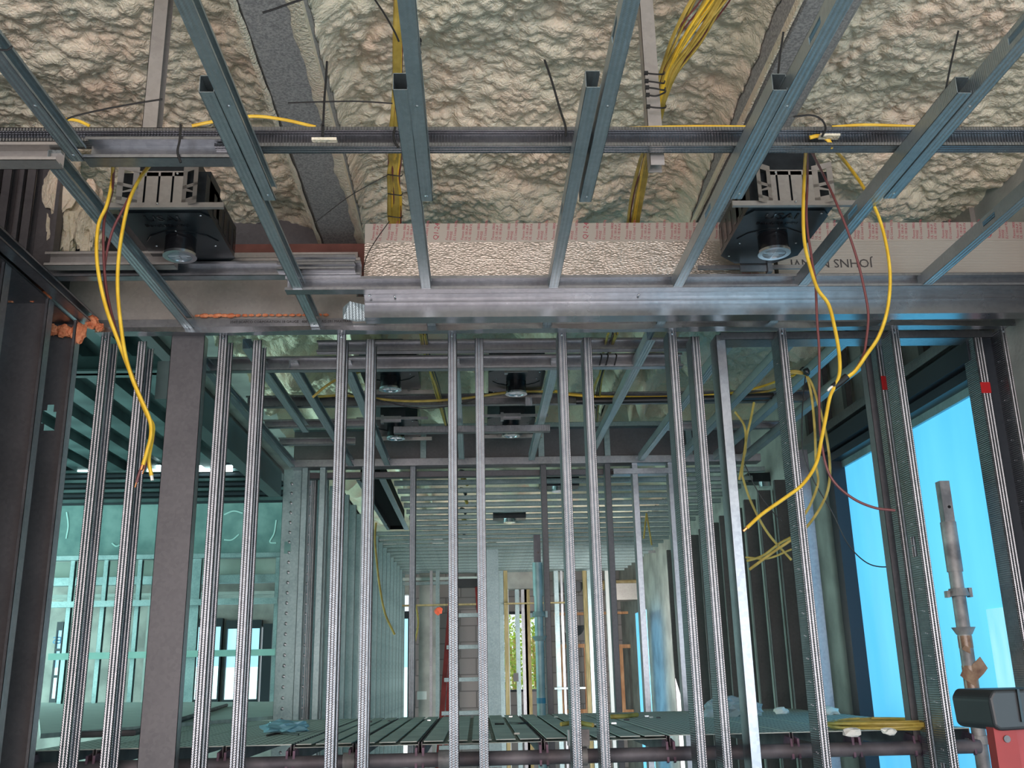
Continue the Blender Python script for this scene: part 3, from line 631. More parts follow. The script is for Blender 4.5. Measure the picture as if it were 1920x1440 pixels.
tag(MB().box((a0.x, 4.3, a0.z-.02), (a0.x+.03, 4.31, a0.z+.02)).obj('metal_clip', GA), 'small ribbed clip hanging at the right downlights', 'clip')
# soffit behind: sheets between short studs
sx = [(-1.08, -.62), (-.60, -.31), (-.29, .40), (.42, .80), (.82, 1.30), (1.32, 1.66)]
sf = empty('soffit', 'dark taupe panelled soffit above the farther partition', 'soffit', (0, Y3, 1.24))
for i, (xa_, xb_) in enumerate(sx):
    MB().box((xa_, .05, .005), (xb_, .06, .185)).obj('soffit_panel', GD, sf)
    MB().box((xb_-.012, .02, -.005), (xb_+.022, .05, .19)).obj('upright', GF, sf)
rail('soffit_top_track', -1.08, 1.70, Y3, 1.425, 'grey-green track capping the dark soffit panels', w=.06, h=.03, face='closed', mat=GF, lip=0)
rail('third_top_track', -1.08, 1.72, Y3-.03, ZJ-.002, 'pink-grey top track of the farther partition', w=.10, h=.045, face='closed', mat=GP, lip=0)
rail('third_lower_track', -1.0, .95, Y3+.08, 1.145, 'dark lower rail just under the farther top track', w=.05, h=.035, face='closed', mat=GD, lip=0)
for i, (u, mt, lab) in enumerate(((578, GF, 'first at left'), (611, GF, 'second at left'), (690, GF, 'behind the left downlights'), (780, GA, 'slim, left of centre'), (1024, GD, 'dark, right of centre'), (1144, GD, 'slim dark, centre right'), (1195, GP, 'grey, near a yellow wire loop'), (1262, GP, 'at right of the rear opening'))):
    stud('far_partition_stud', X(u, Y3, 870)-.034, Y3, FL, ZJ, f'farther partition stud, {lab}', w=.034, d=.07, mat=mt, group='farther partition studs')
rail('opening_header', X(1150, Y3, 880), X(1262, Y3, 880), Y3-.005, 1.130, 'short header over the farther opening', w=.08, h=.035, face='closed', mat=GP, lip=0, cat='header')
# corner cluster at the hall edge
for i, (u0, u1, yy, mt, lab) in enumerate(((527, 562, 5.85, GF, 'broad pale corner stud with a torn patch'), (566, 590, 5.95, GA, 'ribbed corner stud with dimples'), (592, 612, 6.15, GF, 'bluish corner stud'), (615, 640, 6.4, GF, 'grey corner stud'))):
    xx = X(u0, yy, 1000); ww = X(u1, yy, 1000)-xx
    o = stud('corner_stud', xx, yy, FL, 1.20, f'{lab} at the left end of the farther partition', w=ww, d=.05, mat=mt, lip=.006)
    if i in (1, 0):
        b = MB()
        for k in range(34):
            b.lump((ww*.45, -.001, 1.0+k*.058), .011, (1, .35, 1), k, 1, 0)
        b.obj('pressed_dimples', GP, o, smooth=True)
    if i == 0: MB().box((ww*.2, -.002, 2.50), (ww*.55, -.0005, 2.57)).obj('paper_patch', TEAL, o)
# long corridor wall on the left, studs one after another
for i in range(14):
    yy = 6.7+i*.42
    stud('corridor_stud', -.945, yy, FL, ZJ, f'corridor wall stud seen edge on, {ORD[i]} from the near end', w=.09, d=.034, mat=GF, lip=.008, group='corridor wall studs')
joist('corridor_top_track', -.945, 6.6, 12.4, ZJ-.001, 'bright top track of the corridor wall running away', w=.05, h=.03, mat=GP, cat='track')
# right depth wall studs beyond the window
for i in range(12):
    yy = 5.62+i*.36
    stud('window_wall_stud', 1.86, yy, FL, 1.12, f'dark stud of the right wall past the window, {ORD[i]} from the near end', w=.08, d=.034, mat=GD if i else GA, group='right wall studs past the window')
o = stud('jamb_stud', 1.80, 5.30, FL, 1.16, 'bright blue-lit stud standing beside the far window jamb', w=.05, d=.09, mat=GP, cat='stud')
tag(MB().box((1.79, 10.6, FL), (1.80, 11.3, .62)).obj('far_window_strip', FILM), 'thin strip of blue film far beyond on the right', 'film')
# hall-side tray blocks and beams
hb_ = [(-1.24, 3.6, 6.0, 1.10, 'dark green steel beam under the edge of the tray')]
tag(MB().box((-1.20, 3.62, 1.02), (-1.13, 5.75, 1.17)).obj('hall_beam', DECK), 'dark green steel beam under the pale tray edge at left', 'beam')
for i, (y, z, h) in enumerate(((4.6, 2.12, .15), (6.9, 2.14, .13))):
    tag(MB().box((-6.7, y, z), (-1.82, y+.05, z+h)).box((-6.7, y-.06, z), (-1.82, y+.11, z+.015)).obj('hall_cross_beam', DECK), f'dark steel beam crossing the dim hall ceiling, {["nearer","farther"][i]} one', 'beam')
# ================================================================== HALL FAR END (left)
YH = 11.0
lv = empty('louvre', 'dark horizontal louvre slats at the far end of the hall', 'louvre', (-5.0, YH, 1.92))
for k in range(7): MB().box((0, 0, .0+k*.055), (3.3, .06, .030+k*.055)).obj('slat', FRM if k % 2 else DECK, lv)
MB().box((0, .07, -.02), (3.3, .1, .5)).obj('backing', FRM, lv)
for i, (u, wd) in enumerate(((158, 26), (288, 26), (384, 30), (426, 20), (497, 20), (531, 11))):
    p = aY(u-wd/2, 884, YH-.05); q = aY(u+wd/2, 872, YH-.05)
    tag(MB().box((p.x, YH-.05, p.z), (q.x, YH-.03, q.z)).obj('daylight_gap', DAYL), f'glowing daylight gap above the hall louvres, {ORD[i]} from left', 'light', 'daylight gaps over the louvres')
sp_ = tag(MB().box((-5.0, YH+.1, 1.30), (-1.9, YH+.14, 1.92)).obj('spandrel_panel', TEAL), 'teal-lit spandrel band with chalky scribbles under the louvres', 'panel')
SCRB = M('pale_chalk', (.55, .80, .76), .8)
for i, pts in enumerate((((210, 1018), (218, 1024), (228, 1020)), ((420, 1012), (435, 1012), (448, 1002)), ((420, 965), (438, 958), (455, 962)), ((518, 975), (514, 1000), (506, 1016), (518, 1018)), ((125, 960), (128, 985), (124, 1010)))):
    MB().tube([aY(u, v, YH+.095) for u, v in pts], .008, 6, flat=.3).obj('chalk_mark', SCRB, sp_)
rail('hall_frame_rail', -5.0, -2.0, YH-.2, 1.26, 'bright cyan top rail of the hall window framing', w=.09, h=.05, mat=GF, face='closed', lip=0)
rail('hall_frame_rail', -5.0, -2.0, YH+.1, 1.02, 'second cyan rail in the hall window framing', w=.09, h=.09, mat=GF, face='closed', lip=0)
tag(MB().box((-5, YH+.3, 1.1), (-1.9, YH+.33, 1.3)).obj('pale_panel', vary(M('pale_green_board', (.4,.47,.42), .8), (.36,.43,.38), (.45,.52,.47), 3)), 'pale green board between the two cyan rails', 'board')
for i, (u, w_, mt) in enumerate(((128, .045, GF), (191, .045, GF), (255, .045, GF), (357, .10, GF), (452, .045, GF), (515, .045, GF))):
    stud('hall_stud', X(u, YH-.15, 1100), YH-.15, -.4, 1.26, f'cyan framing stud at the hall end, {ORD[i]} from left', w=w_, d=.06, mat=mt, group='hall end framing studs', lip=0)
for i, u in enumerate((140, 206, 268)):
    stud('timber_faced_stud', X(u, YH+.7, 1250), YH+.7, -.45, .95, f'cream lit stud at the hall end, {ORD[i]} from left', w=.10, d=.05, mat=PLY, group='cream studs at the hall end', lip=0)
p0 = aY(90, 1134, YH-.4); p1 = aY(520, 1122, YH-.4)
tag(MB().box((p0.x, YH-.4, p0.z-.03), (p1.x, YH-.34, p0.z+.03)).obj('hall_brace', GF), 'upper thin cyan brace across the hall studs', 'brace')
p0 = aY(90, 1232, YH-.4)
tag(MB().box((p0.x, YH-.4, p0.z-.03), (p1.x, YH-.34, p0.z+.035)).obj('hall_brace', vary(M('mint_board', (.30,.52,.46), .7), (.26,.47,.42), (.36,.58,.52), 4)), 'lower mint board across the hall studs', 'brace')
# hall windows
YG = 12.6
for i, (u0, v0, u1, v1, lab) in enumerate(((96, 1182, 118, 1310, 'narrow hall window at far left with mirrored letters'), (348, 1175, 415, 1312, 'wide bright hall window right of the brown post'), (420, 1178, 488, 1312, 'bright hall window beside the dark mullion'))):
    a = aY(u0, v1, YG); b_ = aY(u1, v0, YG)
    o = empty(f'window_{i+2}', lab, 'window', (a.x, YG, a.z)); o['kind'] = 'structure'; del o['category']; 
    W_, H_ = b_.x-a.x, b_.z-a.z
    e_ = .012 if i == 0 else .02; f = MB().box((-e_, -.03, H_), (W_+e_, .05, H_+.10)).box((-e_, -.03, -.06), (W_+e_, .05, 0)).box((-e_, -.03, 0), (0, .05, H_)).box((W_, -.03, 0), (W_+e_, .05, H_)); 
    if i == 0: f.box((0, -.03, .24), (W_, .03, .27)).box((0, -.03, .55), (W_, .03, .58))
    f.obj('window_frame', FRM, o)
    MB().box((0, .01, H_*.45), (W_, .02, H_)).obj('pane', SKYP, o); MB().box((0, .01, 0), (W_, .02, H_*.45)).obj('pane', SNOW, o)
    if i == 0:
        t = text('ES', .115, M('blue_lettering', (.05, .25, .5), .6), o, TM((W_-.002, .0, .64), (-1, 0, 0), (0, 0, 1)), 'mirrored_letters')
slab('wall_hall_end', (-5.4, YG+.05, FL), (-3.9, YG+.2, 1.6), CONW); slab('wall_hall_end', (-2.1, YG+.05, FL), (-.9, YG+.2, 1.6), CONW)
slab('wall_hall_end', (-3.9, YG+.05, .62), (-2.1, YG+.2, 1.6), CONW)
slab('wall_hall_end', (-3.9, YG+.05, FL), (-2.1, YG+.2, -.28), CONW)
slab('wall_hall_end', (-3.58, YG+.05, -.28), (-2.95, YG+.2, .62), CONW)
# bits of ceiling grid seen through the hall end frames
for i in range(6):
    tag(MB().box((-4.9, YH+.5+i*.22, .93), (-1.9, YH+.55+i*.22, .96)).obj('far_grid_strip', PLY), f'thin pale ceiling strip beyond the hall frames, {ORD[i]} from the near side', 'strip', 'ceiling strips beyond the hall frames')
p0 = aY(385, 1178, 12.3); 
slab('wall_hall_mullion', (aY(492, 1200, YG-.1).x, YG-.1, -.4), (aY(510, 1200, YG-.1).x, YG, .65), FRM)
# plywood decks at left
b = MB(); c = [aZ(76, 1377, -.205), aZ(516, 1343, -.205), aZ(516, 1316, -.205), aZ(70, 1318, -.205)]
b.prism([(q.x, q.y, 0) for q in c], (0, 0, -.222), (0, 0, .02)); tag(b.obj('plywood_deck', PLY), 'broad pale plywood deck stretching into the hall at left', 'deck')
b = MB().tube([aZ(140, 1378, -.19), aZ(250, 1374, -.19), aZ(300, 1362, -.19), aZ(425, 1322, -.19)], .012, 8, smooth=False); tag(b.obj('edge_pipe', SCAD), 'dark thin pipe lying along the plywood deck edge', 'pipe')
# ================================================================== REAR ROOM CEILING AND FAR WALL
for i in range(22):
    yy = 6.08+i*.295
    xs_ = aZ(722, 905, ZJ).x+.05 if aZ(672, 900, ZJ).y-.1 < yy < aZ(745, 1000, ZJ).y+.05 else -.90
    rail('rear_ceiling_joist', xs_, 1.84, yy, ZJ, f'rear-room ceiling joist running across, {ORD[i] if i < 20 else ["twenty-first","twenty-second"][i-20]} from the near side', w=.032, h=.030, face='closed', mat=GF, group='rear room ceiling joists', cat='joist')
rj = random.Random(3)
for i in range(16):
    x = rj.uniform(-.1, 1.7); yy = 6.1+rj.randint(0, 18)*.295; L = rj.uniform(.08, .35)
    tag(MB().box((x, yy-.012, ZJ+.006), (x+L, yy-.002, ZJ+.032)).obj('splice_clip', [PLY, GP, BLK][i % 3]), f'small {["pale","grey","black"][i%3]} clip on a rear-room ceiling joist', 'clip', f'{["pale","grey","black"][i%3]} clips scattered on the rear ceiling')
# rear ceiling lights and slot
q = [aZ(u, v, ZJ-.01) for u, v in ((707, 902), (726, 902), (766, 996), (738, 998))]
s = empty('slot_light', 'black linear slot opening with silver sides in the rear ceiling', 'light', (q[0].x, q[0].y, ZJ))
xa_, ya_ = q[0].x, q[0].y; L_ = q[3].y-q[0].y
q = [aZ(u, v, ZJ) for u, v in ((668, 897), (745, 1000), (770, 990), (728, 905))]
x0_, x1_ = q[0].x, q[3].x; y0_, y1_ = q[0].y, q[2].y
s.location = (x0_, y0_, ZJ-.01)
q0, q1, q2 = .025, x1_-x0_-.04, y1_-y0_
MB().box((q0, 0, 0), (q0+.004, q2, .16)).box((q1-.004, 0, 0), (q1, q2, .16)).box((q0, 0, 0), (q1, .004, .16)).box((q0, q2-.004, 0), (q1, q2, .16)).box((q0, 0, .156), (q1, q2, .16)).box((q0, 0, .03), (q1, q2, .034)).obj('slot_box', M('matt_black_lining', (.002, .002, .003), 1), s)
MB().box((0, 0, -.004), (.025, y1_-y0_, .0)).obj('side_strip', BRT, s); MB().box((x1_-x0_-.04, -.05, -.006), (x1_-x0_, y1_-y0_, .0)).obj('side_strip', BRT, s)
for i, (u, v) in enumerate(((1435, 897), (955, 966), (1048, 905))):
    p = aZ(u, v, ZJ+.02); r_ = empty('downlight', ['small dark downlight in the rear ceiling at right', 'small dark downlight in the rear ceiling at centre', 'small dark downlight in the rear ceiling behind the bright stud'][i], 'light', (p.x, p.y, ZJ-.0))
    MB().box((-.13, -.05, -.01), (.13, .09, .05)).obj('housing', BLK, r_); MB().cyl((0, 0, -.01), (0, 0, -.04), .05, n=24).obj('trim_ring', RING, r_)
YW = 12.6
def fp(name, u0, v0, u1, v1, Y, m, label, cat, d=.05, group=None):
    a = aY(u0, v1, Y); b_ = aY(u1, v0, Y)
    return tag(MB().box((a.x, Y, a.z), (b_.x, Y+d, b_.z)).obj(name, m), label, cat, group)
# far wall pieces
fp('concrete_pillar', 784, 1052, 818, 1440, 12.2, CONW, 'mottled grey concrete pillar left of the red ladder', 'pillar', .4)
PAPER = M('torn_white_paper', (.7, .72, .70), .8)
fp('paper_scrap', 782, 1296, 800, 1312, 12.18, PAPER, 'torn white paper on the concrete pillar', 'paper', .01)
fp('concrete_lintel', 948, 1072, 1010, 1104, 12.2, CONW, 'pinkish concrete lintel block above the leafy opening', 'block', .3)
fp('concrete_block', 1040, 1072, 1075, 1110, 12.1, CONW, 'dirty grey lintel block right of the teal scaffold post', 'block', .3)
fp('duct_section', 1148, 1092, 1258, 1125, 12.0, GB, 'taupe sheet duct near the far wall at right', 'duct', .3)
tag(MB().tube([aY(1128, 1098, 12.1), aY(1195, 1096, 12.1)], .06, 14, smooth=False).obj('wrapped_pipe', vary(M('yellow_insulation', (.5,.36,.18), .9), (.4,.27,.12), (.6,.46,.26), 12)), 'yellowish wrapped pipe left of the taupe duct', 'pipe')
fp('horizontal_board', 748, 1131, 905, 1137, 11.83, WOODO, 'olive timber crosspiece in front of the red ladder top', 'board', .08)
fp('horizontal_board', 945, 1128, 1075, 1133, 11.83, WOODO, 'olive timber crosspiece above the leafy opening', 'board', .08)
for i, (u, w_, m_, lab) in enumerate(((733, 8, GF, 'cyan-grey stud at the left end of the rear wall'), (748, 6, WOODO, 'olive timber post at the left end of the rear wall'), (817, 7, GF, 'grey stud between pillar and red ladder'), (806, 5, GP, 'slim grey stud in front of the pillar'), (944, 7, WOODO, 'olive timber post left of the leafy opening'), (935, 8, GF, 'grey stud left of the olive post'), (1092, 7, WOODO, 'olive timber post in mid wall'), (1100, 10, GF, 'teal stud right of the olive post'),
      (1038, 8, GF, 'grey stud right of the teal scaffold post'), (1050, 4, GP, 'slim stud next to the grey one'), (1230, 8, GP, 'grey stud at the right of the block wall'), (1240, 9, GD, 'dark stud beside the block wall corner'), (1252, 8, GP, 'pale stud right of the block wall'), (1262, 6, GF, 'slim teal stud right of the block wall'), (1134, 7, WHT, 'pinkish pipe against the block wall'))):
    a = aY(u, 1070, 11.9); wd = w_/1848*11.9
    tag(MB().box((a.x, 11.9, FL), (a.x+wd, 11.96, a.z)).obj('rear_stud' if 'stud' in lab else ('timber_post' if 'post' in lab else 'wall_pipe'), m_), lab, 'stud' if 'stud' in lab else ('post' if 'post' in lab else 'pipe'))
# broad teal studs nearer
fp('broad_stud', 906, 1030, 934, 1440, 9.0, GF, 'broad teal stud with a keyhole right of the red ladder', 'stud', .05)
# leafy opening
YO = 12.5
fp('opening_sill', 944, 1292, 1008, 1298, YO, FRM, 'dark sill under the leafy opening', 'sill', .1)
fp('dark_lintel', 944, 1146, 1008, 1152, YO, FRM, 'dark head of the leafy opening', 'lintel', .1)
for i, (u, w_, m_, lab) in enumerate(((953, 7, WHT, 'white pipe standing in the leafy opening'), (970, 3, GF, 'slim grey stud in the leafy opening'), (982, 5, GP, 'pale stud in the leafy opening'), (988, 5, WOODO, 'timber stud in the leafy opening'))):
    a = aY(u, 1330, YO-.2); b_ = aY(u+w_, 1105, YO-.2)
    if i == 0: tag(MB().cyl((a.x, YO-.2, FL), (a.x, YO-.2, b_.z), .03, n=14).obj('vent_pipe', m_), lab, 'pipe')
    else: tag(MB().box((a.x, YO-.2, FL), (b_.x, YO-.15, b_.z)).obj('opening_stud', m_), lab, 'stud')
fp('electrical_box', 963, 1262, 972, 1278, YO-.25, GD, 'small brown electrical box on the stud in the leafy opening', 'box', .05)
# foliage outside: one shrub of many leaves
LEAF = M('sunlit_leaves', (.28, .45, .08), .6); vary(LEAF, (.16, .30, .04), (.48, .62, .14), 7)
rf = random.Random(5); b = MB(); c0 = aY(976, 1225, 14.5)
for k in range(2600):
    p = c0+Vector((rf.gauss(0, .42), rf.gauss(.3, .4), rf.gauss(-.15, .5))); a = rf.uniform(0, 6.28); t = rf.uniform(-.9, .9); s_ = rf.uniform(.025, .05)
    d1 = Vector((math.cos(a), math.sin(a)*.5, math.sin(t))).normalized()*s_; d2 = d1.cross(Vector((rf.uniform(-1, 1), 1, rf.uniform(-1, 1)))).normalized()*s_*.45
    n = len(b.v); b.v += [tuple(p-d1), tuple(p+d2), tuple(p+d1), tuple(p-d2)]; b.f.append((n, n+1, n+2, n+3))
sh = empty('shrub', 'sunlit green shrub outside the far opening', 'shrub', (c0.x, c0.y, FL))
lf = b.obj('foliage', LEAF, sh); lf.matrix_parent_inverse = Matrix.Translation((c0.x, c0.y, FL)).inverted()
for k in range(3):
    MB().tube([(rf.uniform(-.2, .2), rf.uniform(-.1, .2), 0), (rf.uniform(-.2, .2), .1, .9), (rf.uniform(-.3, .3), .2, 2.3)], .025, 8).obj('stem', WOODO, sh)
sun = bpy.data.lights.new('sun', 'SUN'); sun.energy = 5; sun.angle = .02; so = bpy.data.objects.new('sun', sun); C.objects.link(so); so.rotation_euler = (math.radians(-38), math.radians(12), 0)
slab('ground_outside', (-8, 16, FL-.2), (8, 60, FL-.02), PLY)
# window_5 at rear-left with cyan glass
a = aY(745, 1345, 12.5); b_ = aY(765, 1160, 12.5)
o = empty('window_5', 'narrow', 'window', (a.x, 12.5, a.z)); o['kind'] = 'structure'; del o['category']; del o['label']
W_, H_ = b_.x-a.x, b_.z-a.z
MB().box((-.16, 0, H_), (W_+.03, .05, H_+.09)).box((W_, 0, -.1), (W_+.04, .05, H_)).box((-.19, 0, -.06), (W_+.03, .05, 0)).obj('window_frame', FRM, o)
MB().box((-.17, .02, H_*.5), (W_, .03, H_)).obj('pane', SKYP, o); MB().box((-.17, .02, 0), (W_, .03, H_*.5)).obj('pane', SNOW, o)
# pine frames against the block wall
def frame(u0, u1, v0, v1, Y, label, mid=()):
    a = aY(u0, v1, Y); b_ = aY(u1, v0, Y); r_ = empty('pine_partition', label, 'frame', (a.x, Y, a.z)); W_, H_ = b_.x-a.x, b_.z-a.z
    MB().box((0, 0, H_-.045), (W_, .09, H_)).obj('top_board', WOOD, r_); MB().box((0, 0, 0), (W_, .09, .045)).obj('bottom_board', WOOD, r_)
    for m_ in (.04, *mid, .86): MB().box((W_*m_, 0, .045), (W_*m_+.06, .09, H_-.045)).obj('upright', WOOD, r_)
frame(1048, 1103, 1207, 1338, 12.9, 'orange pine frame behind the bright centre stud')
frame(1162, 1228, 1207, 1338, 12.9, 'orange pine frame against grey blocks at right', )
fp('pine_plate', 1040, 1148, 1096, 1154, 12.95, WOOD, 'pine plate above the orange frame behind the centre studs', 'board', .09)
fp('pine_plate', 1120, 1146, 1195, 1152, 12.95, WOOD, 'pine plate along the block wall top at right', 'board', .09)
b = MB(); c_ = aY(1077, 1173, 12.4)
n0 = len(b.v)
for k in range(17):
    a_ = PI*k/16; b.v.append((c_.x+.125*math.cos(a_), 12.4, c_.z-.13*math.sin(a_))); b.v.append((c_.x+.125*math.cos(a_), 12.55, c_.z-.13*math.sin(a_)))
b.f += [(n0+2*k, n0+2*k+1, n0+2*k+3, n0+2*k+2) for k in range(16)]; b.f += [tuple(n0+2*k for k in range(17)), tuple(n0+2*k+1 for k in range(17)), (n0, n0+1, n0+33, n0+32)]
tag(b.obj('work_lamp_bowl', TUB), 'black half-round tub on the far wall behind the centre stud', 'tub')
c_ = aY(1068, 1100, 12.0)
tag(MB().prism([(c_.x-.12, 0, c_.z-.06), (c_.x+.14, 0, c_.z-.06), (c_.x+.18, 0, c_.z+.04), (c_.x, 0, c_.z+.10), (c_.x-.1, 0, c_.z+.03)], (0, 12.0, 0), (0, .12, 0)).obj('black_fixture', TUB), 'black angular fixture hanging high behind the centre stud', 'fixture')
fp('grey_crossbar', 1040, 1288, 1098, 1293, 11.8, GF, 'teal-grey horizontal blocking between far studs', 'rail', .05)
fp('rear_pale_panel', 862, 1140, 905, 1338, 13.0, CMU, 'pale pinkish wall panel seen through the red ladder', 'panel', .05)
# far lower ceiling grid over the ladder
for i, (v, m_) in enumerate(((1060, GF), (1072, GF), (1086, PLY), (1094, GF))):
    p0 = aY(750, v, 12.0); p1 = aY(905, v, 12.0)
    tag(MB().box((p0.x, 12.0+i*.02, p0.z-.015), (p1.x, 12.05+i*.02, p0.z+.02)).obj('far_rail', m_), f'thin rail high over the red ladder, {ORD[i]} from the top', 'rail')
# red step ladder far away
def ladder(Y, label):
    t = aY(872, 1100, Y); H_ = t.z-FL; r_ = empty('step_ladder', label, 'ladder', (t.x, Y, FL))
    for s_ in (-1, 1):
        MB().prism([(s_*.13-.02, 0, H_), (s_*.13+.02, 0, H_), (s_*.33+.025, -.35, 0), (s_*.33-.025, -.35, 0)], (0, 0, 0), (0, .05, 0)).obj('rail', RED, r_)
        MB().prism([(s_*.11-.015, .08, H_), (s_*.11+.015, .08, H_), (s_*.27+.02, .75, 0), (s_*.27-.02, .75, 0)], (0, 0, 0), (0, .04, 0)).obj('rear_rail', RED, r_)
    MB().box((-.15, -.06, H_), (.15, .16, H_+.07)).obj('top_cap', CAP, r_)
    for k in range(1, 9):
        z = k*.29
        if z > H_-.1: break
        f_ = 1-z/H_; hw = .13+.20*f_; MB().box((-hw, -.35*f_-.03, z), (hw, -.35*f_+.05, z+.035)).obj('step', GF, r_)
    MB().box((-.26, -.16, 1.02), (.26, -.14, 1.12)).obj('brace_board', WOOD, r_)
ladder(9.6, 'red fibreglass step ladder standing in the rear room')
# orange rag
tag(MB().lump(aY(822, 1146, 11), .045, (1, .5, 1), 3, 2, .5).obj('orange_marker', M('orange_plastic', (.85, .12, .05), .6)), 'small bright orange cap on a rod left of the red ladder', 'cap')

# ================================================================== SCAFFOLD
YS, ZS = 3.66, -.219
bounds = [60, 180, 300, 422, 549, 665, 788, 1018, 1253, 1484, 1598, 1712, 1822]
PERF = M('perforated_plank_steel', (.34, .38, .36), .6, .35)
def perf_mat(m, pitch):
    tc = nd(m, 'ShaderNodeTexCoord'); sp = nd(m, 'ShaderNodeSeparateXYZ'); ln(m, tc.outputs['Object'], sp.inputs[0])
    def fr(sock, per):
        a = nd(m, 'ShaderNodeMath', operation='DIVIDE'); a.inputs[1].default_value = per; ln(m, sock, a.inputs[0]); f = nd(m, 'ShaderNodeMath', operation='FRACT'); ln(m, a.outputs[0], f.inputs[0])
        s_ = nd(m, 'ShaderNodeMath', operation='SUBTRACT'); s_.inputs[1].default_value = .5; ln(m, f.outputs[0], s_.inputs[0]); ab = nd(m, 'ShaderNodeMath', operation='ABSOLUTE'); ln(m, s_.outputs[0], ab.inputs[0]); return ab.outputs[0]
    fx, fy = fr(sp.outputs[0], pitch), fr(sp.outputs[1], .055)
    l1 = nd(m, 'ShaderNodeMath', operation='LESS_THAN'); l1.inputs[1].default_value = .16; ln(m, fx, l1.inputs[0])
    l2 = nd(m, 'ShaderNodeMath', operation='LESS_THAN'); l2.inputs[1].default_value = .28; ln(m, fy, l2.inputs[0])
    mu = nd(m, 'ShaderNodeMath', operation='MULTIPLY'); ln(m, l1.outputs[0], mu.inputs[0]); ln(m, l2.outputs[0], mu.inputs[1])
    mx = nd(m, 'ShaderNodeMix', data_type='RGBA'); mx.inputs[6].default_value = (.50, .53, .48, 1); mx.inputs[7].default_value = (.05, .06, .06, 1)
    ln(m, mu.outputs[0], mx.inputs[0]); ln(m, mx.outputs[2], BS(m).inputs['Base Color'])
perf_mat(PERF, .03)
PLNK = vary(M('dusty_plank_steel', (.42, .46, .42), .65, .15), (.36, .39, .36), (.52, .55, .50), 6)
for i in range(len(bounds)-1):
    a = aZ(bounds[i], 1388, ZS); b2 = aZ(bounds[i+1], 1388, ZS)
    xa_ = atx = aY(bounds[i], 1385, YS).x+.004; xb_ = aY(bounds[i+1], 1385, YS).x-.004
    r_ = empty('scaffold_plank', f'steel scaffold plank, {ORD[i]} from the left, of the platform behind the studs', 'plank', (xa_, YS, ZS), 'scaffold planks of the platform')
    Wd = xb_-xa_; Ld = 5.74-YS; perf = i >= 8 or i <= 3
    if perf: MB().box((0, 0, -.003), (Wd, Ld, 0)).obj('deck', PERF, r_)
    else:
        b = MB(); nr = 5 if Wd > .3 else 3; st = Wd/nr
        for k in range(nr): b.box((k*st+.008, 0, -.003), ((k+1)*st-.008, Ld, 0)); b.box((k*st-.001, 0, -.012), (k*st+.009, Ld, -.010))
        b.box((0, 0, -.013), (Wd, Ld, -.011)); b.obj('deck', PLNK, r_)
    MB().box((0, 0, -.065), (.003, Ld, -.003)).obj('side_rail', SCAD, r_); MB().box((Wd-.003, 0, -.065), (Wd, Ld, -.003)).obj('side_rail', SCAD, r_)
    for s_ in (.004, Wd-.012):
        MB().prism([(s_, -.045, -.085), (s_, -.035, -.02), (s_, .03, -.012), (s_, .07, -.06), (s_, .03, -.05), (s_, -.005, -.045), (s_, -.025, -.055), (s_, -.03, -.09)], (0, 0, 0), (.008, 0, 0)).obj('hook', PURP, r_)
zt_ = aY(960, 1421, YS-.02).z
l0 = aY(70, 1425, YS-.02); l1_ = aY(1838, 1412, YS-.02)
lg = tag(MB().cyl((l0.x, YS-.02, zt_), (l1_.x, YS-.02, zt_), .0242, n=20).obj('ledger_tube', SCAD, smooth=True), 'dark scaffold ledger tube carrying the near ends of the planks', 'tube')
for u in (833, 1090, 655): p = aY(u, 1421, YS-.02); MB().cyl((p.x-.02, YS-.02, zt_), (p.x+.02, YS-.02, zt_), .031, n=18).obj('coupler', SCAF, lg, smooth=True)
tag(MB().cyl((l0.x, 5.70, zt_-.005), (l1_.x-.1, 5.70, zt_-.005), .0242, n=16).obj('ledger_tube', SCAD, smooth=True), 'far scaffold ledger tube under the rear ends of the planks', 'tube')
def post(x, y, zt2, label, mat, tape=False, ros=()):
    r_ = empty('scaffold_post', label, 'post', (x, y, FL)); H_ = zt2-FL
    MB().cyl((0, 0, 0), (0, 0, H_-.16), .0242, n=22).obj('tube', mat, r_, smooth=True)
    b = MB(); b.box((-.019, -.019, H_-.2), (.019, .019, H_)); b.obj('spigot', SCAF if tape else SCAD, r_)
    MB().cyl((.004, -.0195, H_-.10), (.004, -.021, H_-.10), .006, n=12).obj('pin_hole', BLKM, r_)
    MB().cyl((0, 0, H_-.34), (0, 0, H_-.155), .0285, n=22).obj('sleeve', mat, r_, smooth=True)
    for k, z in enumerate(ros):
        z -= FL
        if k % 2 == 0:
            b = MB().cyl((0, 0, z), (0, 0, z+.028), .040, .032, n=20); b.box((-.048, -.012, z-.004), (-.036, .012, z+.02)); b.box((.036, -.012, z-.004), (.048, .012, z+.03)); b.obj('rosette', mat, r_)
        else: MB().cyl((0, 0, z), (0, 0, z+.026), .027, .042, n=20).obj('cup', mat, r_, smooth=True)
    return r_
p = aY(1774, 903, YS); pb = aY(1838, 1430, YS)
po = post((p.x+pb.x)/2-.003, YS, p.z, 'grey scaffold post with torn brown tape in front of the blue window', SCAF, True, [aY(1800, 1118, YS).z, aY(1805, 1190, YS).z, aY(1830, 1395, YS).z])
for v0, v1, rr in ((1192, 1215, .0252), (1248, 1302, .0256), (1308, 1334, .0252)):
    za, zb_ = aY(1812, v1, YS).z-FL, aY(1812, v0, YS).z-FL; MB().cyl((0, 0, za), (0, 0, zb_), rr, n=22).obj('brown_tape', BRN, po, smooth=True)
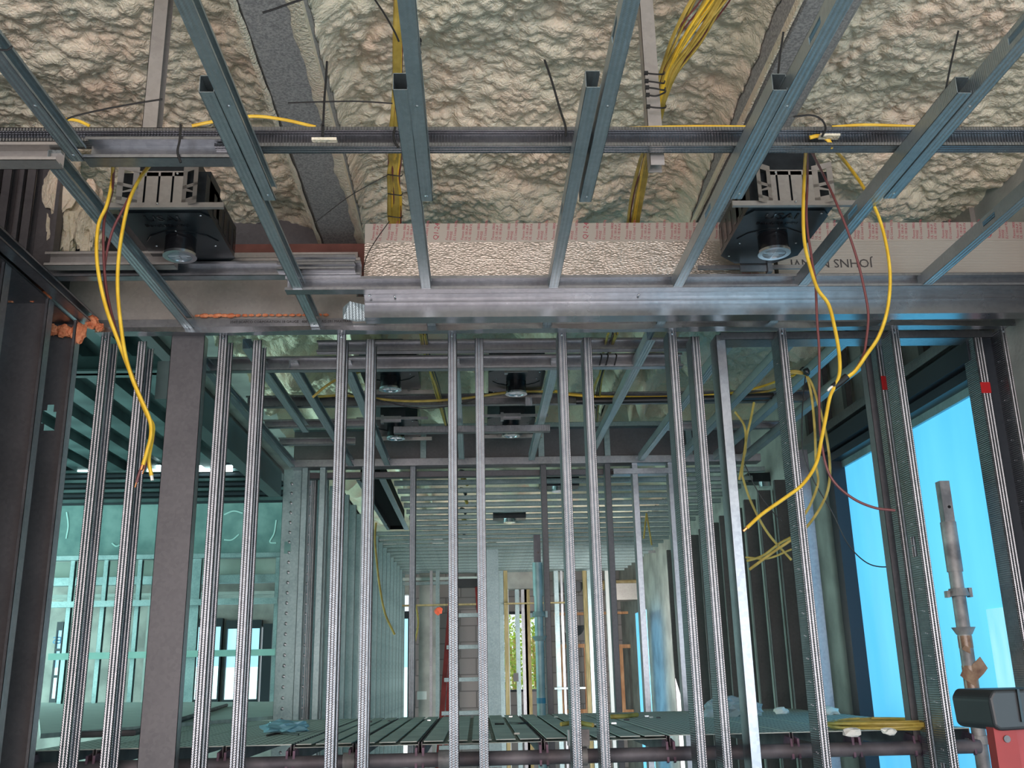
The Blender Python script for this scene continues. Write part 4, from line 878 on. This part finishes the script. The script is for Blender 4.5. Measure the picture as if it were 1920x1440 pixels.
for (v, sx_, sz_, sgn) in ((1256, .055, .045, 1), (1268, .05, .035, -1), (1322, .05, .025, -1), (1218, .03, .015, -1)):
    z = aY(1812, v, YS).z-FL; MB().prism([(0, 0, z-sz_), (sgn*sx_*.7, 0, z-sz_*.3), (sgn*sx_, 0, z+sz_*.1), (sgn*sx_*.6, 0, z+sz_), (0, 0, z+sz_*.4)], (0, -.027, 0), (0, .0015, 0)).obj('torn_flap', BRN, po)
p = aY(1003, 1007, 5.70)
po2 = post(p.x+.005, 5.62, p.z, 'teal scaffold post at the far side of the planks', SCAT, False, [aY(1005, 1158, 5.7).z, aY(1005, 1203, 5.7).z])
MB().cyl((0, 0, aY(1010, 1318, 5.7).z-FL), (0, 0, aY(1010, 1308, 5.7).z-FL), .0252, n=20).obj('blue_band', M('blue_paint', (.03, .2, .32), .5), po2, smooth=True)
tag(MB().box((aY(1064, 1375, 3.62).x, 3.60, aY(1064, 1398, 3.62).z), (aY(1104, 1375, 3.62).x, 3.64, aY(1064, 1368, 3.62).z)).obj('plank_clamp', SCAF), 'grey clamp on the ledger behind the bright centre stud', 'clamp')
# things lying on the platform
b = MB(); c_ = aZ(1655, 1366, ZS)
for k in range(9):
    rr = .155+.010*(k % 4); b.tube([(c_.x+rr*1.05*math.cos(t*.5+k), c_.y+rr*math.sin(t*.5+k)*1.0, ZS+.006+.0025*k+.003*math.sin(t+k)) for t in range(13)], .0045, 6, flat=.6)
tag(b.obj('cable_coil', YELD), 'coil of yellow cable lying on the perforated planks by the window', 'cable')
def litter(name, u, v, r_, m_, lab, cat, sc3=(1, .8, .5), sub=2):
    p_ = aZ(u, v, ZS); return tag(MB().lump((p_.x, p_.y, ZS+r_*sc3[2]*.6), r_, sc3, int(u), sub, .45, 3).obj(name, m_), lab, cat)
litter('crumpled_plastic', 535, 1372, .085, BLUP, 'crumpled light blue plastic scrap on the planks', 'scrap', (1.2, .8, .35), 3)
litter('plastic_sheet', 1375, 1343, .12, CLRP, 'clear crumpled plastic sheet behind the centre-right studs', 'plastic', (1.1, .6, .5), 3)
litter('foam_crumb', 1466, 1338, .04, WHP, 'cream foam crumbs on the far planks', 'scrap'); litter('foam_crumb', 1555, 1340, .05, WHP, 'white foam crumb beside the long knurled stud', 'scrap')
litter('foam_crumb', 1597, 1378, .03, WHP, 'cream crumb left of the yellow coil', 'scrap'); litter('foam_crumb', 1668, 1376, .025, WHP, 'cream crumb under the yellow coil', 'scrap')
def offcut(pts, r_, m_, lab, cat='cable'): tag(MB().tube([aZ(u, v, ZS)+Vector((0, 0, r_)) for u, v in pts], r_, 6, flat=.7).obj('cable_offcut', m_), lab, cat)
offcut([(1052, 1362), (1080, 1359), (1112, 1364)], .009, YELD, 'short dusty yellow cable offcut on the planks at centre')
offcut([(1145, 1348), (1170, 1347), (1196, 1344)], .010, YELD, 'yellow cable offcut on the planks right of centre')
offcut([(955, 1357), (972, 1358), (990, 1357)], .004, BLW, 'tiny black wire offcut on the planks left of centre'); offcut([(500, 1381), (520, 1377), (560, 1379)], .004, BLW, 'black wire under the blue plastic scrap'); offcut([(928, 1359), (945, 1359)], .004, BLW, 'short black scrap behind the centre studs')
rs = random.Random(9)
for i in range(14):
    u, v = rs.uniform(620, 1300), rs.uniform(1344, 1380); p_ = aZ(u, v, ZS); s_ = rs.uniform(.008, .016)
    tag(MB().box((p_.x, p_.y, ZS), (p_.x+s_*1.6, p_.y+s_, ZS+s_*.5)).obj('debris_chip', [WHP, SCR, BLK][i % 3]), f'tiny {["white","metal","black"][i%3]} chip scattered on the planks', 'debris', f'{["white","metal","black"][i%3]} chips on the planks')

# ================================================================== NEAR LADDER
lr = empty('step_ladder', 'top of a red ladder with a black cap in the bottom right corner', 'ladder', aY(1900, 1440, 1.5)-Vector((0, 0, 1.0)))
LY = 1.5; base = lr.location.copy()
def lpos(u, v): return aY(u, v, LY)-base
a, c2 = lpos(1848, 1370), lpos(1975, 1290)
b = MB(); b.prism([(a.x+.004, 0, a.z+.006), (a.x+.012, 0, a.z), (c2.x, 0, a.z+.003), (c2.x, 0, c2.z), (a.x+.010, 0, c2.z), (a.x+.002, 0, c2.z-.012)], (0, -.02, 0), (0, .12, 0))
cp = b.obj('top_cap', CAP, lr); md = cp.modifiers.new('bevel', 'BEVEL'); md.width = .006; md.segments = 3; md.limit_method = 'ANGLE'
MB().box((a.x+.0435, -.024, a.z+.012), (a.x+.047, -.0195, c2.z)).obj('cap_seam', BLKM, cp)
a, c2 = lpos(1866, 1440), lpos(1975, 1362)
MB().box((a.x, -.012, -.2), (a.x+.033, .01, a.z+.07)).box((a.x+.033, -.005, -.2), (a.x+.037, .06, a.z+.07)).obj('rail', RED, lr)
MB().box((a.x+.037, .0, -.2), (a.x+.10, .02, a.z+.07)).obj('rail', vary(M('dark_red_plastic', (.28, .02, .02), .5), (.2, .012, .012), (.35, .03, .03), 10), lr)
MB().cyl((a.x+.017, -.012, a.z+.04), (a.x+.017, -.0145, a.z+.04), .005, n=14).obj('rivet', GD, lr)

# ================================================================== WIRES
def wire(pts, Y, r_, m_, lab, flat=1.0, cat='cable', name='cable', group=None, tip=None):
    P_ = [aY(p_[0], p_[1], p_[2] if len(p_) > 2 else Y) for p_ in pts]
    o_ = tag(MB().tube(P_, r_, 10, flat).obj(name, m_, smooth=True), lab, cat, group)
    if tip:
        d = (P_[-1]-P_[-2]).normalized(); MB().tube([P_[-1], P_[-1]+d*.012], r_*.5, 6, smooth=False).obj('bare_tip', tip, o_)
    return o_
YL = 2.35
wire([(212, 300, 2.2), (210, 340), (200, 385), (185, 420), (181, 470), (186, 520), (200, 580), (222, 640), (245, 700), (262, 745), (278, 782), (287, 800), (284, 830), (279, 862), (284, 892)], YL, .0076, YEL, 'left yellow cable of the pair hanging down at left', .6, tip=WHP)
wire([(285, 305, 2.2), (262, 335), (243, 375), (230, 430), (222, 490), (221, 550), (228, 620), (236, 670), (250, 715), (266, 752), (281, 788), (283, 815), (276, 845), (268, 872)], YL-.02, .0076, YEL, 'right yellow cable of the pair hanging down at left, crossing the downlight', .6, tip=COP)
wire([(214, 310, 2.25), (210, 360), (196, 410), (194, 470), (198, 530), (205, 570), (218, 620), (240, 690), (268, 760), (284, 805), (282, 840), (270, 880)], YL+.02, .0034, MAR, 'maroon wire beside the left yellow cable', name='wire', cat='wire', tip=COP)
wire([(280, 306, 2.25), (258, 340), (232, 390), (212, 430), (200, 475), (196, 520), (206, 580), (228, 650), (255, 720), (276, 780), (288, 820), (275, 850), (262, 885), (256, 905)], YL+.03, .0034, MAR, 'maroon wire crossing in front of the left downlight', name='wire', cat='wire', tip=COP)
YR = 2.4
wire([(1512, 275, 2.2), (1508, 330), (1506, 400), (1508, 450), (1516, 490), (1532, 540), (1553, 570), (1564, 610), (1573, 660), (1574, 700), (1565, 725), (1556, 745), (1548, 785), (1540, 825), (1530, 870), (1505, 908), (1470, 935), (1430, 963), (1400, 990)], YR, .0076, YEL, 'long yellow cable from the right downlight swinging down to the left', .6, tip=COP)
wire([(1514, 276, 2.2), (1514, 340), (1512, 400), (1515, 440), (1520, 470), (1524, 500), (1529, 530), (1532, 600), (1536, 660), (1536, 750), (1538, 810), (1548, 870), (1565, 905), (1600, 935), (1640, 952), (1678, 957)], YR+.03, .0034, MAR, 'maroon wire from the right downlight sweeping past the blue window', name='wire', cat='wire')
wire([(1560, 276, 2.2), (1582, 300), (1615, 345), (1645, 400), (1662, 460), (1669, 520), (1664, 580), (1648, 630), (1625, 665), (1604, 695), (1588, 708)], YR, .0076, YEL, 'yellow cable making the outer loop at right, ending in black tape', .6)
wire([(1522, 285, 2.2), (1545, 330), (1570, 385), (1592, 440), (1608, 490), (1620, 540), (1628, 590), (1624, 640), (1618, 668), (1600, 700)], YR+.02, .0034, MAR, 'maroon wire inside the outer yellow loop', name='wire', cat='wire')
tag(MB().tube([aY(1588, 706, YR), aY(1575, 717, YR), aY(1562, 726, YR)], .0095, 12, .8, smooth=False).obj('black_tape_wrap', TIE), 'black tape sleeve joining the looping yellow cables', 'tape')
wire([(1562, 724), (1556, 728), (1552, 733)], YR, .003, WHP, 'frayed pale wire tip below the black tape sleeve', name='wire', cat='wire')
# short runs over the cross channel
wire([(360, 236), (400, 228), (470, 218), (530, 224), (592, 238)], 2.2, .0045, YEL, 'orange-yellow cable arching over the cross channel at left', .6)
wire([(120, 223), (145, 226), (168, 236)], 2.2, .004, YEL, 'short yellow cable over the channel near the left corner tie', .6)
wire([(1180, 240), (1300, 237), (1420, 238)], 2.19, .004, YEL, 'yellow cable lying along the top of the channel right of centre', .6); wire([(1560, 238), (1620, 234), (1690, 236), (1760, 240)], 2.19, .004, YEL, 'yellow cable lying along the channel at right', .6)
wire([(1518, 258), (1535, 255), (1552, 262), (1562, 278)], 2.16, .0055, YEL, 'yellow cable end turning over the channel at the right tie', .6)
tag(MB().box((aY(1526, 0, 2.15).x-.03, 2.14, 1.262), (aY(1526, 0, 2.15).x+.02, 2.16, 1.268)).obj('foam_sliver', FOAM), 'pale foam sliver on the channel at the right tie', 'foam'); p_ = aY(608, 262, 2.14)
tag(MB().box((p_.x-.03, 2.135, p_.z-.003), (p_.x+.03, 2.16, p_.z+.004)).obj('foam_sliver', FOAM), 'pale foam sliver on the channel under the upright tie', 'foam')
# cable bundles
def bundle(path, n, spread, r_, lab, group, mats, seed, splay=1):
    rb = random.Random(seed)
    for k in range(n):
        ox, oz = rb.uniform(-1, 1), rb.uniform(-1, 1); P_ = []
        for (u, v, Y, s_) in path:
            q_ = aY(u, v, Y); wob = rb.uniform(-.25, .25)
            P_.append(q_+Vector((spread*s_*(ox+wob), spread*s_*.5*(oz+wob), 0)))
        tag(MB().tube(P_, r_ if mats[k % len(mats)] is not MAR else r_*.5, 8, .6).obj('cable', mats[k % len(mats)], smooth=True), lab, 'cable', group)
bundle([(748, -40, 2.2, .5), (747, 80, 2.35, .5), (746, 180, 2.55, .6), (742, 240, 2.65, .8), (740, 300, 2.85, 1.0), (739, 330, 2.92, .8), (741, 365, 3.02, .9), (742, 405, 3.13, 1.0), (742, 440, 3.2, .9)], 16, .024, .0062, 'dusty cable in the bundle dropping behind the foil duct, left of centre', 'left cable bundle behind the centre joist', [YELD, YEL, MAR, YELD, MAR], 1)
bundle([(1375, -60, 2.05, 2.2), (1335, 0, 2.15, 2.2), (1290, 70, 2.25, 1.8), (1255, 130, 2.35, 1.2), (1240, 175, 2.42, .9), (1232, 215, 2.5, .7), (1220, 262, 2.6, .7), (1208, 310, 2.8, .8), (1195, 370, 3.0, .9), (1186, 430, 3.2, 1.0)], 19, .020, .0062, 'dusty yellow cable in the thick bundle right of centre', 'right cable bundle beside the tied hanger', [YELD, YEL, YELD, MAR, YELD], 2)
# ties
def tie(pts, Y, lab, r_=.0022, grp=None): 
    P_ = [aY(q_[0], q_[1], q_[2] if len(q_) > 2 else Y) for q_ in pts]; b_ = MB().tube(P_, r_, 8, .6)
    o_ = tag(b_.obj('cable_tie', TIE, smooth=True), lab, 'tie', grp); return o_
def loop(u0, u1, v0, v1, Y, lab, r_=.0024, grp=None, dY=.02, skew=0):
    return tie([(u0, v0, Y), ((u0+u1)/2, v0+2, Y-.003), (u1, v1, Y), (u1+3, v1-4, Y+dY)], Y, lab, r_, grp)
for i, (v, s_) in enumerate(((137, 2), (152, 4), (164, 5), (178, -4), (200, 2))):
    o_ = loop(1211+i, 1243+i*.7, v, v+s_, 2.17, f'black cable tie round the hanger stud, {ORD[i]} from the top', .0026, None)
    p_ = aY(1212+i, v, 2.16)-o_.location; MB().box((p_.x-.006, p_.y-.004, p_.z-.004), (p_.x+.004, p_.y+.004, p_.z+.004)).obj('tie_head', TIE, o_)
for i, (v, Y) in enumerate(((327, 2.88), (363, 2.98), (405, 3.10))): loop(727, 752, v, v+3, Y-.03, f'black tie round the left cable bundle, {ORD[i]} from the top', .0022)
tie([(606, 235, 2.13), (608, 190), (611, 150), (613, 115)], 2.13, 'black cable tie tail standing straight up left of centre', .0028)
tie([(605, 232), (605, 256)], 2.135, 'black tie strap over the channel under the upright tail', .0035)
tie([(540, 193), (600, 191), (670, 190), (736, 194)], 2.2, 'black cable tie tail lying sideways left of the centre joist', .0022)
tie([(1061, 256), (1060, 236), (1050, 205), (1034, 150), (1021, 112)], 2.13, 'black cable tie with a leaning tail at centre', .0029)
tie([(1459, 138), (1463, 100), (1469, 60)], 1.86, 'black tie tail rising above the splice left of the right downlight', .0024); tie([(1773, 170), (1783, 120), (1797, 58)], 1.95, 'black tie tail rising at far right above the joist splice', .0024)
tie([(1541, 256), (1548, 240), (1540, 224), (1520, 216), (1488, 219)], 2.13, 'black cable tie curling over the channel above the right downlight', .0028)
tie([(305, 186), (260, 193), (190, 206), (128, 222), (119, 240), (116, 251), (92, 248)], 2.10, 'long black cable tie pulled round the first joist', .0026)
tie([(339, 234), (337, 262), (333, 285), (339, 305)], 2.112, 'black cable tie round the left pink track', .003)
tie([(-5, 93), (12, 94), (20, 90), (22, 86)], 1.68, 'black tie round the first joist at the left edge', .0026)
tie([(492, 24), (515, 17), (545, 6), (575, -4)], 1.95, 'thick black tie tail crossing the grey beam at the top', .0032)
tie([(700, -5), (722, 28), (740, 60), (748, 78)], 2.1, 'thin black tie tail at the top left of centre', .0024)
tie([(727, 328), (700, 342), (660, 365), (628, 388), (590, 418)], 2.85, 'thin black tie tail trailing left from the left cable bundle', .0016)
tie([(730, 415), (705, 450), (688, 480), (680, 510)], 3.05, 'thin black wire drooping over the left end of the foil duct', .0016)
for i, v in enumerate((76, 84, 98)): p_ = aY(783, v, 2.2); tag(MB().lump(p_, .010, (1, 1, .7), i, 2, .4).obj('tie_knot', TIE), f'black tie knot right of the centre joist, {ORD[i]} from the top', 'tie')
tie([(741, 238, 2.13), (738, 255), (741, 268), (748, 277)], 2.13, 'black tie strap over the channel left of the centre joist', .003)
# middle-room cables
Yc = 4.5
wire([(580, 745), (650, 742), (760, 752), (860, 748), (960, 735), (1040, 735), (1110, 742), (1250, 745), (1380, 742), (1460, 728), (1505, 700)], Yc, .006, YELD, 'yellow cable running along the middle-room channel', .6)
wire([(1040, 733), (1080, 741), (1200, 745), (1380, 736), (1500, 700)], Yc-.02, .006, YEL, 'upper yellow cable on the middle-room channel at right', .6)
wire([(1080, 752), (1300, 748), (1450, 742)], Yc-.02, .016, BLW, 'thick black cable lying in the middle-room channel', .7)
wire([(586, 745), (610, 725), (640, 708), (700, 690)], 4.2, .006, YELD, 'yellow cable curving up at left of the middle room', .6)
wire([(640, 735), (690, 745), (780, 765), (850, 760), (900, 745)], 4.45, .003, BLW, 'thin black wire sagging left of the downlights', name='wire', cat='wire')
bundle([(795, 625, 3.6, 1), (800, 660, 3.9, 1.2), (812, 700, 4.1, .8), (822, 735, 4.4, .9), (838, 800, 5.2, .8)], 7, .018, .006, 'dusty cable in the bundle between the downlight pairs', 'middle room cable bundle at centre', [YELD, YEL, BLW], 5)
bundle([(1150, 625, 3.6, 1.4), (1140, 660, 3.9, 1.1), (1128, 700, 4.1, .6), (1120, 735, 4.4, 1.2), (1118, 790, 5.2, .5)], 8, .018, .006, 'dusty cable in the bundle right of the downlights', 'middle room cable bundle at right', [YELD, YELD, BLW], 6)
for i, u in enumerate((1126, 1138, 1154)): tie([(u, 663, 3.82), (u+2, 668, 3.81), (u-2, 685, 3.81)], 3.81, f'black tie hooked over the second cross track, {ORD[i]} from left', .003)
Yw = 3.9
wire([(1478, 698), (1500, 700), (1512, 705), (1522, 745), (1528, 810), (1530, 870), (1534, 905), (1520, 945), (1502, 975)], Yw, .0055, YELD, 'dusty yellow cable hanging from the tie knot near the window, inner one', .6)
wire([(1470, 697), (1500, 697), (1520, 715), (1535, 760), (1548, 810), (1556, 870), (1552, 920), (1530, 965), (1500, 1000), (1450, 1035), (1405, 1068)], Yw, .0055, YELD, 'dusty yellow cable hanging from the tie knot near the window, outer one', .6)
wire([(1510, 705), (1504, 780), (1506, 850), (1525, 900), (1560, 960), (1590, 1020), (1625, 1055), (1660, 1063), (1680, 1054)], Yw, .0025, BLW, 'thin black wire looping low across the blue window', name='wire', cat='wire')
tag(MB().lump(aY(1512, 697, Yw-.02), .014, (1, 1, 1.2), 2, 2, .5).obj('tie_knot', TIE), 'black knot of ties where the yellow cables drop near the window', 'tie')
wire([(1414, 754), (1408, 785), (1400, 820), (1392, 880), (1394, 900), (1410, 945), (1440, 1000), (1484, 1050)], 4.3, .0055, YELD, 'dusty yellow cable dropping left of the wide chevron stud', .6)
wire([(1378, 772), (1396, 800), (1398, 840), (1394, 860), (1386, 900)], 4.3, .0055, YELD, 'short yellow cable joining the drop left of the chevron stud', .6)
wire([(1396, 870), (1420, 920), (1445, 955), (1466, 977)], 4.3, .0025, BLW, 'thin black wire angling down beside the dropped yellow cable', name='wire', cat='wire')
wire([(1400, 1052), (1430, 1042), (1460, 1020), (1482, 1008)], 4.3, .0055, YELD, 'crossing yellow cable end low beside the door opening', .6); wire([(1398, 1045), (1440, 1047), (1484, 1030)], 4.3, .0045, YELD, 'second crossing yellow cable end low beside the door opening', .6)
wire([(705, 980), (703, 1010), (706, 1050), (712, 1100), (722, 1150), (740, 1190)], 6.5, .007, YELD, 'yellow cable hanging in the corridor at left', .6)
wire([(780, 1135), (784, 1165), (781, 1190), (776, 1210)], 9.0, .008, YELD, 'yellow cable loop by the concrete pillar', .6)
wire([(1212, 962), (1207, 1010)], 7.0, .006, YELD, 'yellow cable loop hanging from the rear ceiling, left leg', .6); wire([(1212, 962), (1222, 1022)], 7.0, .006, YELD, 'yellow cable loop hanging from the rear ceiling, right leg', .6)
for i, v in enumerate((885, 900, 918, 935, 955, 975, 1000)): 
    p_ = aZ(869+(i % 2)*3, v, ZJ+.05); tag(MB().tube([p_+Vector((-.02, -.03, .0)), p_, p_+Vector((.015, .03, -.03))], .012, 6).obj('cable_loop', YELD if i % 2 else BLW), f'small cable loop between the rear ceiling joists, {ORD[i]} from the near side', 'cable', 'cable loops between rear ceiling joists')
